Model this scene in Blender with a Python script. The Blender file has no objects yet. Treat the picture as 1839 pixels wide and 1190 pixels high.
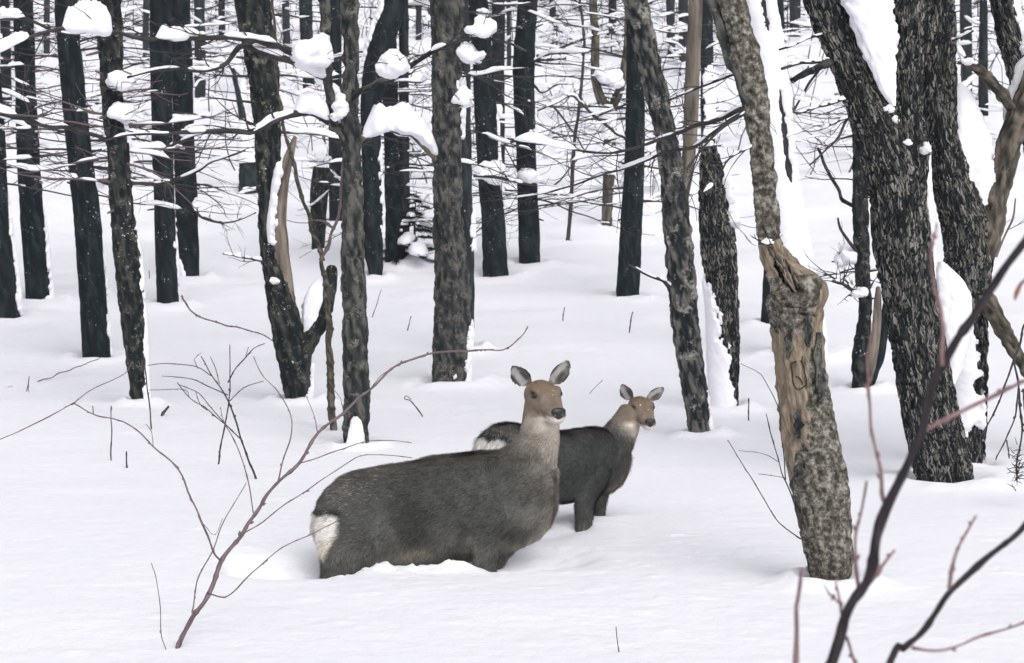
import bpy, math, random
import numpy as np
from mathutils import Vector
random.seed(7)
RNG = np.random.RandomState(11)
sc = bpy.context.scene
COL = sc.collection

# ------------------------------------------------------------------ camera
FPX, CX, CY, YH = 4320.0, 919.5, 595.0, 300.0      # focal length in photo pixels, centre, horizon row
CAM_H = 2.0
PITCH = math.atan((CY - YH) / FPX)
cam_d = bpy.data.cameras.new('camera')
cam = bpy.data.objects.new('camera', cam_d); COL.objects.link(cam)
cam.location = (0, 0, CAM_H); cam.rotation_euler = (math.pi / 2 - PITCH, 0, 0)
cam_d.sensor_width = 36; cam_d.lens = 36 * FPX / 1839
cam_d.clip_start = 0.05; cam_d.clip_end = 600
cam_d.dof.use_dof = True; cam_d.dof.focus_distance = 12.6; cam_d.dof.aperture_fstop = 10
sc.camera = cam

# ------------------------------------------------------------------ sky and sun (overcast)
SUN_EL, SUN_AZ = math.radians(44), math.radians(158)   # behind the viewer, a little to the right
world = bpy.data.worlds.new('World'); sc.world = world; world.use_nodes = True
wn = world.node_tree; wn.nodes.clear()
sky = wn.nodes.new('ShaderNodeTexSky'); sky.sky_type = 'NISHITA'; sky.sun_disc = False
sky.sun_elevation = SUN_EL; sky.sun_rotation = SUN_AZ
sky.air_density = 1.0; sky.dust_density = 4.0
hs = wn.nodes.new('ShaderNodeHueSaturation'); hs.inputs['Saturation'].default_value = 0.19
bg = wn.nodes.new('ShaderNodeBackground'); bg.inputs['Strength'].default_value = 0.15
wo = wn.nodes.new('ShaderNodeOutputWorld')
wn.links.new(sky.outputs[0], hs.inputs['Color']); wn.links.new(hs.outputs[0], bg.inputs[0]); wn.links.new(bg.outputs[0], wo.inputs[0])
sd = bpy.data.lights.new('sun', 'SUN'); sd.energy = 0.8; sd.angle = math.radians(60); sd.color = (1.0, 0.97, 0.95)
sun = bpy.data.objects.new('sun', sd); COL.objects.link(sun)
sun.rotation_euler = (math.pi / 2 - SUN_EL, 0, math.pi - SUN_AZ)
sc.view_settings.view_transform = 'Standard'; sc.view_settings.look = 'None'
sc.view_settings.gamma = 1.0; sc.view_settings.use_curve_mapping = False
sc.view_settings.exposure = 0.25

# ------------------------------------------------------------------ numeric helpers
def _hash(ix, iy, iz):
    n = (ix * 374761393 + iy * 668265263 + iz * 2147483647 + 12345) & 0xffffffff
    n = ((n ^ (n >> 13)) * 1274126177) & 0xffffffff
    n = ((n ^ (n >> 15)) * 2246822519) & 0xffffffff
    return ((n ^ (n >> 16)) & 0xffff) / 32767.5 - 1.0
def vnoise(p):
    p = np.asarray(p, float); i = np.floor(p).astype(np.int64); f = p - i; f = f * f * f * (f * (f * 6 - 15) + 10)
    x, y, z = i[..., 0], i[..., 1], i[..., 2]; u, v, w = f[..., 0], f[..., 1], f[..., 2]
    def L(a, b, t): return a + (b - a) * t
    return L(L(L(_hash(x, y, z), _hash(x + 1, y, z), u), L(_hash(x, y + 1, z), _hash(x + 1, y + 1, z), u), v),
             L(L(_hash(x, y, z + 1), _hash(x + 1, y, z + 1), u), L(_hash(x, y + 1, z + 1), _hash(x + 1, y + 1, z + 1), u), v), w)
def fbm(p, o=3):
    p = np.asarray(p, float); a, s, r = 1.0, 0.0, 0.0
    for k in range(o):
        r = r + a * vnoise(p + 17.3 * k); s += a; a *= 0.5; p = p * 2.03
    return r / s
def sstep(a, b, x):
    t = np.clip((x - a) / (b - a), 0, 1); return t * t * (3 - 2 * t)
def nrm(v):
    v = np.asarray(v, float); return v / np.maximum(np.linalg.norm(v, axis=-1, keepdims=True), 1e-9)

# pixel of the photograph -> point in the place
_F = np.array([0, math.cos(PITCH), -math.sin(PITCH)]); _U = np.array([0, math.sin(PITCH), math.cos(PITCH)])
def ray(px, py):
    return _F + np.array([1.0, 0, 0]) * ((px - CX) / FPX) - _U * ((py - CY) / FPX)
def at(px, py, d):
    r = ray(px, py); return np.array([0, 0, CAM_H]) + r * (d / r[1])

# ------------------------------------------------------------------ terrain function
_ty = np.arange(-60, 320, 0.25)
_tz = np.interp(_ty, [-60, 16, 20, 26, 34, 45, 60, 80, 120, 200, 320], [0, 0, .06, .34, 1.02, 2.6, 5.2, 9, 17, 34, 60])
_k = np.exp(-np.linspace(-2, 2, 25) ** 2); _k /= _k.sum()
_tz = np.convolve(np.pad(_tz, 12, mode='edge'), _k, 'valid')
def ground0(x, y):
    x = np.asarray(x, float); y = np.asarray(y, float)
    z = np.interp(y, _ty, _tz)
    p = np.stack([x, y, np.zeros_like(x + y)], -1) if x.shape == y.shape else np.stack(np.broadcast_arrays(x, y, 0.0 * x), -1)
    far = sstep(16, 40, y)
    z = z + fbm(p / 3.1 + 5, 3) * (0.045 + 0.16 * far) + fbm(p / 0.9, 2) * (0.012 + .05 * far)
    return z
def hit(px, py):
    r = ray(px, py); d = np.arange(3, 200, 0.02)
    pts = np.array([0, 0, CAM_H]) + r[None] * (d / r[1])[:, None]
    below = pts[:, 2] <= ground0(pts[:, 0], pts[:, 1])
    return pts[np.argmax(below)] if below.any() else pts[-1]
BUMPS = []          # (x, y, height, radius) snow heaped or scooped locally

# ------------------------------------------------------------------ objects
def mesh_obj(name, V, F, mat, parent=None, base=None, attrs=None, smooth=True):
    V = np.asarray(V, np.float32)
    if base is not None: V = V - np.asarray(base, np.float32)
    me = bpy.data.meshes.new(name)
    F = np.asarray(F, np.int32)
    if F.ndim == 2:
        k = F.shape[1]; me.vertices.add(len(V)); me.vertices.foreach_set('co', V.ravel())
        me.loops.add(F.size); me.loops.foreach_set('vertex_index', F.ravel())
        me.polygons.add(len(F)); me.polygons.foreach_set('loop_start', np.arange(0, F.size, k, dtype=np.int32))
        me.polygons.foreach_set('loop_total', np.full(len(F), k, np.int32))
        me.update(calc_edges=True)
    me.polygons.foreach_set('use_smooth', np.full(len(me.polygons), smooth))
    for an, (typ, dat) in (attrs or {}).items():
        a = me.attributes.new(an, typ, 'POINT')
        key = {'FLOAT': 'value', 'FLOAT_VECTOR': 'vector', 'FLOAT_COLOR': 'color'}[typ]
        a.data.foreach_set(key, np.asarray(dat, np.float32).ravel())
    me.materials.append(mat)
    o = bpy.data.objects.new(name, me); COL.objects.link(o)
    if parent is not None: o.parent = parent
    return o
def thing(name, label, cat, loc, group=None):
    o = bpy.data.objects.new(name, None); COL.objects.link(o); o.location = tuple(float(v) for v in loc)
    o.empty_display_size = 0.2
    o['label'] = label; o['category'] = cat
    if group: o['group'] = group
    return o

class Geo:                       # collects pieces of one part
    def __init__(s): s.V, s.F, s.A, s.H, s.n = [], [], [], [], 0
    def add(s, V, F, bc=None, h=None):
        s.V.append(V); s.F.append(np.asarray(F) + s.n); s.n += len(V)
        s.A.append(bc if bc is not None else np.zeros((len(V), 3))); s.H.append(h if h is not None else np.full(len(V), .5))
    def build(s, name, mat, parent, base, smooth=True):
        if not s.V: return None
        return mesh_obj(name, np.concatenate(s.V), np.concatenate(s.F), mat, parent, base,
                        {'bc': ('FLOAT_VECTOR', np.concatenate(s.A)), 'hgt': ('FLOAT', np.concatenate(s.H))}, smooth)

def resample(P, R, step):
    P = np.asarray(P, float); R = np.asarray(R, float)
    n = len(P)
    if n == 2:
        seg = np.linalg.norm(P[1] - P[0]); m = max(2, int(seg / step) + 1); t = np.linspace(0, 1, m)[:, None]
        return P[0] * (1 - t) + P[1] * t, R[0] * (1 - t[:, 0]) + R[1] * t[:, 0]
    Q = np.vstack([2 * P[0] - P[1], P, 2 * P[-1] - P[-2]]); S = np.concatenate([[R[0]], R, [R[-1]]])
    oP, oR = [], []
    for i in range(n - 1):
        seg = np.linalg.norm(P[i + 1] - P[i]); m = max(2, int(seg / step) + 1)
        t = np.linspace(0, 1, m, endpoint=(i == n - 2))[:, None]
        a, b, c, d = Q[i], Q[i + 1], Q[i + 2], Q[i + 3]
        oP.append(.5 * (2 * b + (c - a) * t + (2 * a - 5 * b + 4 * c - d) * t ** 2 + (3 * b - a - 3 * c + d) * t ** 3))
        oR.append(np.maximum(S[i + 1] + (S[i + 2] - S[i + 1]) * t[:, 0], 1e-4))
    return np.concatenate(oP), np.concatenate(oR)
def frames(P, upright):
    T = nrm(np.gradient(P, axis=0))
    if upright:
        X = np.array([1.0, 0, 0]); e1 = nrm(X - (T @ X)[:, None] * T); e2 = np.cross(e1, T); return T, e1, e2
    ref = np.array([0, 0, 1.0]) if abs(nrm(P[-1] - P[0])[2]) < .85 else np.array([0, 1.0, 0])
    e2 = nrm(ref - (T @ ref)[:, None] * T); e1 = np.cross(T, e2); return T, e1, -np.cross(T, e1)
def grid_faces(m, n, wrap=True):
    i = np.arange(m - 1)[:, None]; j = np.arange(n if wrap else n - 1)[None]
    a = i * n + j; b = i * n + (j + 1) % n
    return np.stack([a, a + n, b + n, b], -1).reshape(-1, 4)
def tube(P, R, n=6, step=None, upright=False):
    """plain tapering tube with closed tip, quads (tip shrinks to a point)"""
    if step: P, R = resample(P, R, step)
    else: P, R = np.asarray(P, float), np.asarray(R, float)
    T, e1, e2 = frames(P, upright)
    th = np.linspace(0, 2 * math.pi, n, endpoint=False)
    c, s_ = np.cos(th)[None, :, None], np.sin(th)[None, :, None]
    V = P[:, None] + R[:, None, None] * (c * e1[:, None] + s_ * e2[:, None])
    cap = P[-1] + T[-1] * R[-1] * .6
    V = np.concatenate([V.reshape(-1, 3), np.repeat(cap[None], n, 0)])
    L = np.concatenate([[0], np.cumsum(np.linalg.norm(np.diff(P, axis=0), axis=1))])
    L = np.append(L, L[-1] + R[-1])
    rr = np.append(R, R[-1])
    bc = np.stack([np.cos(th)[None] * rr[:, None], np.sin(th)[None] * rr[:, None], np.repeat(L[:, None], n, 1)], -1).reshape(-1, 3)
    return V, grid_faces(len(P) + 1, n), bc

# ------------------------------------------------------------------ materials
def new_mat(name, rough=.85, spec=.25):
    m = bpy.data.materials.new(name); m.use_nodes = True
    b = m.node_tree.nodes['Principled BSDF']; b.inputs['Roughness'].default_value = rough
    b.inputs['Specular IOR Level'].default_value = spec
    return m, m.node_tree.nodes, m.node_tree.links, b
def noise_node(N, L, vec, scale, detail=4, rough=.55):
    t = N.new('ShaderNodeTexNoise'); t.inputs['Scale'].default_value = scale
    t.inputs['Detail'].default_value = detail; t.inputs['Roughness'].default_value = rough
    if vec is not None: L.new(vec, t.inputs['Vector'])
    return t.outputs['Fac']
def ramp(N, L, fac, stops):
    r = N.new('ShaderNodeValToRGB'); e = r.color_ramp.elements
    while len(e) < len(stops): e.new(.5)
    for k, (p, c) in enumerate(stops):
        e[k].position = p; e[k].color = tuple(c) + (1,) if len(c) == 3 else c
    L.new(fac, r.inputs[0]); return r.outputs[0]
def mixc(N, L, fac, a, b):
    m = N.new('ShaderNodeMix'); m.data_type = 'RGBA'
    for sock, v in ((m.inputs[0], fac), (m.inputs[6], a), (m.inputs[7], b)):
        if hasattr(v, 'links'): L.new(v, sock)
        elif isinstance(v, (tuple, list)): sock.default_value = tuple(v) + (1,)
        else: sock.default_value = v
    return m.outputs[2]
def math_node(N, L, op, a, b):
    m = N.new('ShaderNodeMath'); m.operation = op
    for k, v in enumerate((a, b)):
        if hasattr(v, 'links'): L.new(v, m.inputs[k])
        else: m.inputs[k].default_value = v
    return m.outputs[0]
def add_bump(N, L, b, h, strength, dist):
    bp = N.new('ShaderNodeBump'); bp.inputs['Strength'].default_value = strength; bp.inputs['Distance'].default_value = dist
    L.new(h, bp.inputs['Height']); L.new(bp.outputs[0], b.inputs['Normal'])
def bark(name, stops, lichen=None, lich_pos=(.55, .62), lich_scale=9, grain=(60, .12), bump=.7, dust=.0, fine=.35):
    m, N, L, b = new_mat(name, .92, .15)
    a = N.new('ShaderNodeAttribute'); a.attribute_name = 'bc'
    h = N.new('ShaderNodeAttribute'); h.attribute_name = 'hgt'
    mp = N.new('ShaderNodeMapping'); mp.inputs['Scale'].default_value = (1, 1, grain[1]); L.new(a.outputs['Vector'], mp.inputs[0])
    g = noise_node(N, L, mp.outputs[0], grain[0], 5, .6)
    f = math_node(N, L, 'ADD', math_node(N, L, 'MULTIPLY', h.outputs['Fac'], 1 - fine), math_node(N, L, 'MULTIPLY', g, fine))
    c = ramp(N, L, f, stops)
    if lichen:
        big = noise_node(N, L, a.outputs['Vector'], lich_scale, 5, .62)
        sp = noise_node(N, L, a.outputs['Vector'], lich_scale * 7, 3, .6)
        lf = math_node(N, L, 'ADD', math_node(N, L, 'MULTIPLY', big, .7), math_node(N, L, 'MULTIPLY', sp, .3))
        lm = ramp(N, L, lf, [(lich_pos[0], (0, 0, 0)), (lich_pos[1], (1, 1, 1))])
        lc = ramp(N, L, sp, [(.35, tuple(x * .6 for x in lichen)), (.65, lichen)])
        c = mixc(N, L, lm, c, lc)
    if dust:
        d1 = noise_node(N, L, a.outputs['Vector'], 48, 3, .65)
        d0 = noise_node(N, L, a.outputs['Vector'], 5, 2, .5)
        dm = ramp(N, L, math_node(N, L, 'ADD', math_node(N, L, 'MULTIPLY', d1, .7), math_node(N, L, 'MULTIPLY', d0, .3)), [(dust, (0, 0, 0)), (dust + .02, (1, 1, 1))])
        c = mixc(N, L, dm, c, (.78, .79, .82))
    L.new(c, b.inputs['Base Color'])
    add_bump(N, L, b, f, bump, .012)
    return m
M = {}
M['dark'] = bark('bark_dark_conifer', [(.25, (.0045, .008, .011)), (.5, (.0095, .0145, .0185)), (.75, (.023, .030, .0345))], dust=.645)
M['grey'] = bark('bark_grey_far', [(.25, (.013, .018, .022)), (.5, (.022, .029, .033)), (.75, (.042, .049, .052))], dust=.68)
M['moss'] = bark('bark_mossy', [(.25, (.006, .0095, .012)), (.5, (.013, .0175, .019)), (.78, (.055, .055, .048))], lichen=(.17, .165, .135), lich_pos=(.56, .63), lich_scale=14, dust=.645)
M['lichen'] = bark('bark_lichen', [(.25, (.012, .016, .018)), (.5, (.034, .038, .038)), (.75, (.10, .098, .088))], lichen=(.165, .155, .135), lich_pos=(.53, .62), lich_scale=10)
M['birch'] = bark('bark_streaked_pale', [(.25, (.009, .013, .016)), (.48, (.026, .031, .033)), (.7, (.12, .115, .105))], lichen=(.29, .275, .25), lich_pos=(.54, .61), lich_scale=6, grain=(70, .1))
M['oak'] = bark('bark_furrowed', [(.44, (.006, .009, .012)), (.515, (.016, .020, .023)), (.565, (.075, .073, .065)), (.66, (.24, .23, .205))], lichen=(.17, .185, .16), lich_pos=(.63, .70), lich_scale=5, grain=(125, .11), bump=1.0, fine=.66)
def oak_mat():
    m, N, L, b = new_mat('bark_furrowed_plates', .95, .12)
    a = N.new('ShaderNodeAttribute'); a.attribute_name = 'bc'; h = N.new('ShaderNodeAttribute'); h.attribute_name = 'hgt'
    wob = N.new('ShaderNodeTexNoise'); wob.inputs['Scale'].default_value = 16; wob.inputs['Detail'].default_value = 3; L.new(a.outputs['Vector'], wob.inputs['Vector'])
    sc_ = N.new('ShaderNodeVectorMath'); sc_.operation = 'SCALE'; sc_.inputs['Scale'].default_value = .045; L.new(wob.outputs['Color'], sc_.inputs[0])
    ad = N.new('ShaderNodeVectorMath'); ad.operation = 'ADD'; L.new(a.outputs['Vector'], ad.inputs[0]); L.new(sc_.outputs[0], ad.inputs[1])
    mp = N.new('ShaderNodeMapping'); mp.inputs['Scale'].default_value = (1, 1, .13); L.new(ad.outputs[0], mp.inputs[0])
    ve = N.new('ShaderNodeTexVoronoi'); ve.feature = 'DISTANCE_TO_EDGE'; ve.inputs['Scale'].default_value = 76; L.new(mp.outputs[0], ve.inputs['Vector'])
    vc = N.new('ShaderNodeTexVoronoi'); vc.feature = 'F1'; vc.inputs['Scale'].default_value = 76; L.new(mp.outputs[0], vc.inputs['Vector'])
    sep = N.new('ShaderNodeSeparateColor'); L.new(vc.outputs['Color'], sep.inputs[0])
    mp2 = N.new('ShaderNodeMapping'); mp2.inputs['Scale'].default_value = (1, 1, .09); L.new(a.outputs['Vector'], mp2.inputs[0])
    gr = noise_node(N, L, mp2.outputs[0], 190, 4, .6); big = noise_node(N, L, a.outputs['Vector'], 7, 4, .6)
    v = math_node(N, L, 'ADD', math_node(N, L, 'MULTIPLY', sep.outputs[0], .42), math_node(N, L, 'ADD', math_node(N, L, 'MULTIPLY', gr, .55), math_node(N, L, 'MULTIPLY', big, .62)))
    plate = ramp(N, L, v, [(.50, (.010, .014, .017)), (.68, (.026, .030, .032)), (.79, (.085, .083, .075)), (.95, (.25, .24, .215))])
    ed = math_node(N, L, 'ADD', ve.outputs['Distance'], math_node(N, L, 'MULTIPLY', math_node(N, L, 'SUBTRACT', gr, .5), .22))
    crack = ramp(N, L, ed, [(.05, (1, 1, 1)), (.17, (0, 0, 0))])
    c = mixc(N, L, crack, plate, (.006, .009, .012))
    lich = noise_node(N, L, a.outputs['Vector'], 6, 6, .7); lm = ramp(N, L, lich, [(.62, (0, 0, 0)), (.66, (1, 1, 1))]); c = mixc(N, L, math_node(N, L, 'MULTIPLY', lm, .75), c, (.15, .165, .14))
    L.new(c, b.inputs['Base Color'])
    hh = math_node(N, L, 'ADD', math_node(N, L, 'MINIMUM', ed, .3), math_node(N, L, 'MULTIPLY', gr, .12)); add_bump(N, L, b, hh, 1.0, .02)
    return m
M['oak'] = oak_mat()
M['brown'] = bark('bark_brown', [(.25, (.028, .026, .022)), (.5, (.07, .062, .05)), (.75, (.15, .13, .105))], lichen=(.18, .17, .14), lich_pos=(.58, .66))
M['wood'] = bark('bare_wood', [(.25, (.065, .055, .046)), (.5, (.155, .132, .11)), (.75, (.25, .215, .18))], grain=(70, .06), bump=.5)
M['twig'] = bark('twig_dark', [(.2, (.025, .025, .028)), (.8, (.07, .062, .062))], bump=.2)
M['twig_red'] = bark('twig_reddish', [(.2, (.09, .065, .07)), (.8, (.19, .145, .15))], bump=.2)
M['twig_purple'] = bark('twig_purple_dark', [(.2, (.017, .0145, .018)), (.8, (.046, .038, .043))], bump=.2)
M['twig_pink'] = bark('twig_pink', [(.2, (.15, .09, .095)), (.8, (.26, .17, .175))], bump=.2)
M['stalk'] = bark('dry_stalk', [(.2, (.04, .035, .035)), (.8, (.10, .085, .075))], bump=.2)

def snag_mat():
    m, N, L, b = new_mat('bark_snag_patchy', .92, .15)
    a = N.new('ShaderNodeAttribute'); a.attribute_name = 'bc'
    h = N.new('ShaderNodeAttribute'); h.attribute_name = 'hgt'
    z = N.new('ShaderNodeAttribute'); z.attribute_name = 'zone'
    mp = N.new('ShaderNodeMapping'); mp.inputs['Scale'].default_value = (1, 1, .35); L.new(a.outputs['Vector'], mp.inputs[0])
    g = noise_node(N, L, mp.outputs[0], 45, 6, .65); s = noise_node(N, L, a.outputs['Vector'], 34, 6, .7)
    mp2 = N.new('ShaderNodeMapping'); mp2.inputs['Scale'].default_value = (1, 1, .1); L.new(a.outputs['Vector'], mp2.inputs[0])
    wgr = noise_node(N, L, mp2.outputs[0], 80, 5, .6)
    barkc = ramp(N, L, s, [(.36, (.022, .022, .020)), (.46, (.07, .064, .053)), (.54, (.15, .137, .113)), (.63, (.30, .285, .26))])
    woodc = ramp(N, L, math_node(N, L, 'ADD', math_node(N, L, 'MULTIPLY', wgr, .55), math_node(N, L, 'MULTIPLY', g, .45)),
                 [(.32, (.055, .046, .038)), (.46, (.175, .142, .106)), (.60, (.315, .255, .19))])
    zz = math_node(N, L, 'ADD', z.outputs['Fac'], math_node(N, L, 'MULTIPLY', math_node(N, L, 'SUBTRACT', g, .5), 1.1))
    zm = ramp(N, L, zz, [(.46, (0, 0, 0)), (.54, (1, 1, 1))])
    c = mixc(N, L, zm, barkc, woodc)
    deep = ramp(N, L, h.outputs['Fac'], [(.02, (1, 1, 1)), (.22, (0, 0, 0))])
    c = mixc(N, L, deep, c, (.022, .016, .013))
    L.new(c, b.inputs['Base Color'])
    add_bump(N, L, b, math_node(N, L, 'ADD', g, math_node(N, L, 'MULTIPLY', s, .6)), .8, .012)
    return m
M['snag'] = snag_mat()

def snow_mat(name, fine_scale, dist, col=(.842, .84, .892)):
    m, N, L, b = new_mat(name, .7, .2)
    tc = N.new('ShaderNodeTexCoord')
    n1 = noise_node(N, L, tc.outputs['Object'], fine_scale, 4, .6); n2 = noise_node(N, L, tc.outputs['Object'], fine_scale * .14, 3, .5)
    h = math_node(N, L, 'ADD', math_node(N, L, 'MULTIPLY', n1, .35), n2)
    c = ramp(N, L, n1, [(.3, tuple(x * .965 for x in col)), (.7, col)])
    L.new(c, b.inputs['Base Color']); add_bump(N, L, b, h, .4, dist)
    return m
M['snow'] = snow_mat('snow_field', 55, .035)
M['snow_cap'] = snow_mat('snow_lodged', 70, .02, (.85, .847, .90))

# ------------------------------------------------------------------ trunks
class Trunk:
    """a bent tapering stem given by photo points (px, py, width px), base first, at the distance of its foot"""
    def __init__(s, pts, d=None, top=8.0, lean=0.0, sink=.35, flare=1.12, extend=True):
        b = hit(pts[0][0], pts[0][1]) if d is None else at(pts[0][0], pts[0][1], d)
        s.d = b[1]; s.base = b; s.lean = lean
        P = [at(x, y, s.d) for x, y, w in pts]; R = [w * s.d / FPX / 2 for x, y, w in pts]
        for p in P: p[1] += lean * (p[2] - b[2])
        s.py = [y for x, y, w in pts]
        if sink:
            dn = nrm(P[0] - P[1]); P.insert(0, P[0] + dn * sink * .5 + np.array([0, 0, -sink * .5])); R.insert(0, R[0] * flare); s.py.insert(0, pts[0][1] + 40)
        if extend:
            up = nrm(P[-1] - P[-2]); up = nrm(up * .6 + np.array([0, 0, .4])); rem = max(1.5, top - (P[-1][2] - b[2]))
            k = 4
            for i in range(1, k + 1):
                t = i / k; P.append(P[-1] + up * rem / k + np.array([random.uniform(-.06, .06), random.uniform(-.06, .06), 0])); R.append(max(.012, R[-1] * (.88 if i < k else .5)))
                s.py.append(s.py[-1] - rem / k * FPX / s.d)
        s.P0, s.R0 = np.array(P), np.array(R)
    def at_py(s, py):
        """centre and radius at a photo row"""
        ys = np.array(s.py); i = np.interp(-py, -ys, np.arange(len(ys)))
        k = int(min(i, len(ys) - 2)); t = i - k
        return s.P0[k] * (1 - t) + s.P0[k + 1] * t, s.R0[k] * (1 - t) + s.R0[k + 1] * t
    def mesh(s, kind, nseg=28, step=.05, seed=0):
        P, R = resample(s.P0, s.R0, step); s.P, s.R = P, R
        T, e1, e2 = frames(P, True); s.e1, s.e2 = e1, e2
        Lg = np.concatenate([[0], np.cumsum(np.linalg.norm(np.diff(P, axis=0), axis=1))]); s.L = Lg
        s.row_py = np.array([YH + (CAM_H - p[2]) * FPX / p[1] for p in P])
        th = np.linspace(0, 2 * math.pi, nseg, endpoint=False)
        c, sn = np.cos(th), np.sin(th)
        q = np.stack([c[None] * R[:, None], sn[None] * R[:, None], np.repeat(Lg[:, None], nseg, 1)], -1)
        qs = q + seed * 7.7
        unit = np.stack([np.repeat(c[None], len(P), 0), np.repeat(sn[None], len(P), 0), np.repeat(Lg[:, None], nseg, 1) * 1.4], -1) + seed * 3.1
        low = fbm(unit * 1.1, 3)
        if kind == 'furrow':
            w = qs * np.array([66, 66, 13]); w = w + 1.3 * fbm(qs * np.array([14, 14, 6]), 2)[..., None]
            n = fbm(w, 2); h = np.clip(.5 + n * 1.05, 0, 1); fine = fbm(qs * np.array([130, 130, 45]), 2)
            hg = np.clip(h + .26 * fine, 0, 1); dr = (hg - .55) * .028 + low * .10 * R[:, None]
        elif kind == 'rough':
            n = fbm(qs * np.array([40, 40, 16]), 3); hg = np.clip(.5 + n * .95, 0, 1); dr = (hg - .5) * .028 + low * .13 * R[:, None]
        elif kind == 'smooth':
            n = fbm(qs * np.array([30, 30, 5]), 3); hg = np.clip(.5 + n * .8, 0, 1); dr = (hg - .5) * .008 + low * .12 * R[:, None]
        else:
            n = fbm(qs * np.array([38, 38, 9]), 3); hg = np.clip(.5 + n * .85, 0, 1); dr = (hg - .5) * .014 + low * .08 * R[:, None]
        rad = R[:, None] + dr
        s.low = low
        V = P[:, None] + rad[..., None] * (c[None, :, None] * e1[:, None] + sn[None, :, None] * e2[:, None])
        return V.reshape(-1, 3), grid_faces(len(P), nseg), q.reshape(-1, 3), hg.ravel()
    def shell(s, y0, y1, th0, th1, thick, seed=0, rag=1.25, holes=(), nth=60, step=.016):
        """snow plastered on the stem between photo rows y0>y1; th0/th1 = edge angles (bottom, top); 0 = right, 90 = towards viewer"""
        th0 = th0 if isinstance(th0, tuple) else (th0, th0); th1 = th1 if isinstance(th1, tuple) else (th1, th1)
        sel = np.where((s.row_py <= y0) & (s.row_py >= y1))[0]
        if len(sel) < 3: return None
        sl = slice(max(0, sel[0] - 1), sel[-1] + 2)
        P, R = resample(s.P[sl], s.R[sl], step)
        T, e1, e2 = frames(P, True)
        Lg = np.concatenate([[0], np.cumsum(np.linalg.norm(np.diff(P, axis=0), axis=1))]); tt = Lg / Lg[-1]
        E0 = np.radians(th0[0] + (th0[1] - th0[0]) * tt)[:, None]; E1 = np.radians(th1[0] + (th1[1] - th1[0]) * tt)[:, None]
        th = np.linspace(math.radians(min(th0) - 40), math.radians(max(th1) + 40), nth); c, sn = np.cos(th), np.sin(th)
        q = np.stack([c[None] * R[:, None], sn[None] * R[:, None], np.repeat(Lg[:, None], nth, 1)], -1) + seed * 5.3
        e = np.minimum(th[None] - E0, E1 - th[None]) / .6
        endm = np.minimum(sstep(0, .05, tt) + .45, sstep(0, .22, 1 - tt))[:, None]
        ns = fbm(q * np.array([7, 7, 3.2]), 3) * .75 + fbm(q * np.array([30, 30, 17]), 3) * .75
        m = np.minimum(e, 1.2) + rag * ns + (endm - 1) * 1.6
        for (hy, ht, ry, rt) in holes:
            rp = np.interp(np.arange(len(P)), np.linspace(0, len(P) - 1, sl.stop - sl.start if sl.stop <= len(s.row_py) else len(s.row_py) - sl.start), s.row_py[sl])
            dd = np.hypot((rp[:, None] - hy) / ry, (np.degrees(th)[None] - ht) / rt) + .45 * fbm(q * np.array([22, 22, 14]), 3)
            m = np.minimum(m, (dd - 1) * 1.4)
        h = sstep(0.0, .5, m) * (1 + .35 * fbm(q * 6, 2)) + .18 * sstep(0, .3, m) * fbm(q * 24, 2)
        rad = R[:, None] * 1.04 + np.where(m > -.02, thick * h, -.05) + .004
        V = P[:, None] + rad[..., None] * (c[None, :, None] * e1[:, None] + sn[None, :, None] * e2[:, None])
        F = grid_faces(len(P), nth, False)
        keep = (m.ravel() > -.02)[F].sum(1) >= 2
        return V.reshape(-1, 3), F[keep]

def snow_lump(path, hw, hh, seed=0, n=18, step=.02, sag=.25):
    """loaf of snow lying along a path: rounded top, flat underside; hw/hh half width and height per point (m)"""
    P, W = resample(path, hw, step); _, H = resample(path, hh, step)
    k = min(len(P), len(W), len(H)); P, W, H = P[:k], W[:k], H[:k]
    T = nrm(np.gradient(P, axis=0)); Z = np.array([0, 0, 1.0])
    side = np.cross(T, Z); ln = np.linalg.norm(side, axis=1); side = np.where(ln[:, None] > .15, side / np.maximum(ln, 1e-6)[:, None], np.array([0, 1.0, 0]))
    th = np.linspace(0, 2 * math.pi, n, endpoint=False)
    t = np.linspace(0, 1, k); taper = np.sqrt(np.clip(1 - np.abs(2 * t - 1) ** 4, 0.0, 1)); taper[0] = taper[-1] = 0.02
    L = np.concatenate([[0], np.cumsum(np.linalg.norm(np.diff(P, axis=0), axis=1))])
    c, s = np.cos(th), np.sin(th)
    up = np.where(s > 0, np.sign(s) * np.abs(s) ** .8, s * sag)
    q = np.stack([np.repeat(c[None], k, 0) * .5, np.repeat(s[None], k, 0) * .5, np.repeat(L[:, None] * 5, n, 1)], -1) + seed * 9.1
    ns = 1 + .5 * fbm(q * 1.4, 3) + .26 * fbm(q * 5, 3)
    X = (W * taper)[:, None] * c[None] * ns; Zz = (H * taper)[:, None] * up[None] * ns
    V = P[:, None] + X[..., None] * side[:, None] + Zz[..., None] * Z
    return V.reshape(-1, 3), grid_faces(k, n)[:, ::-1]
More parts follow.
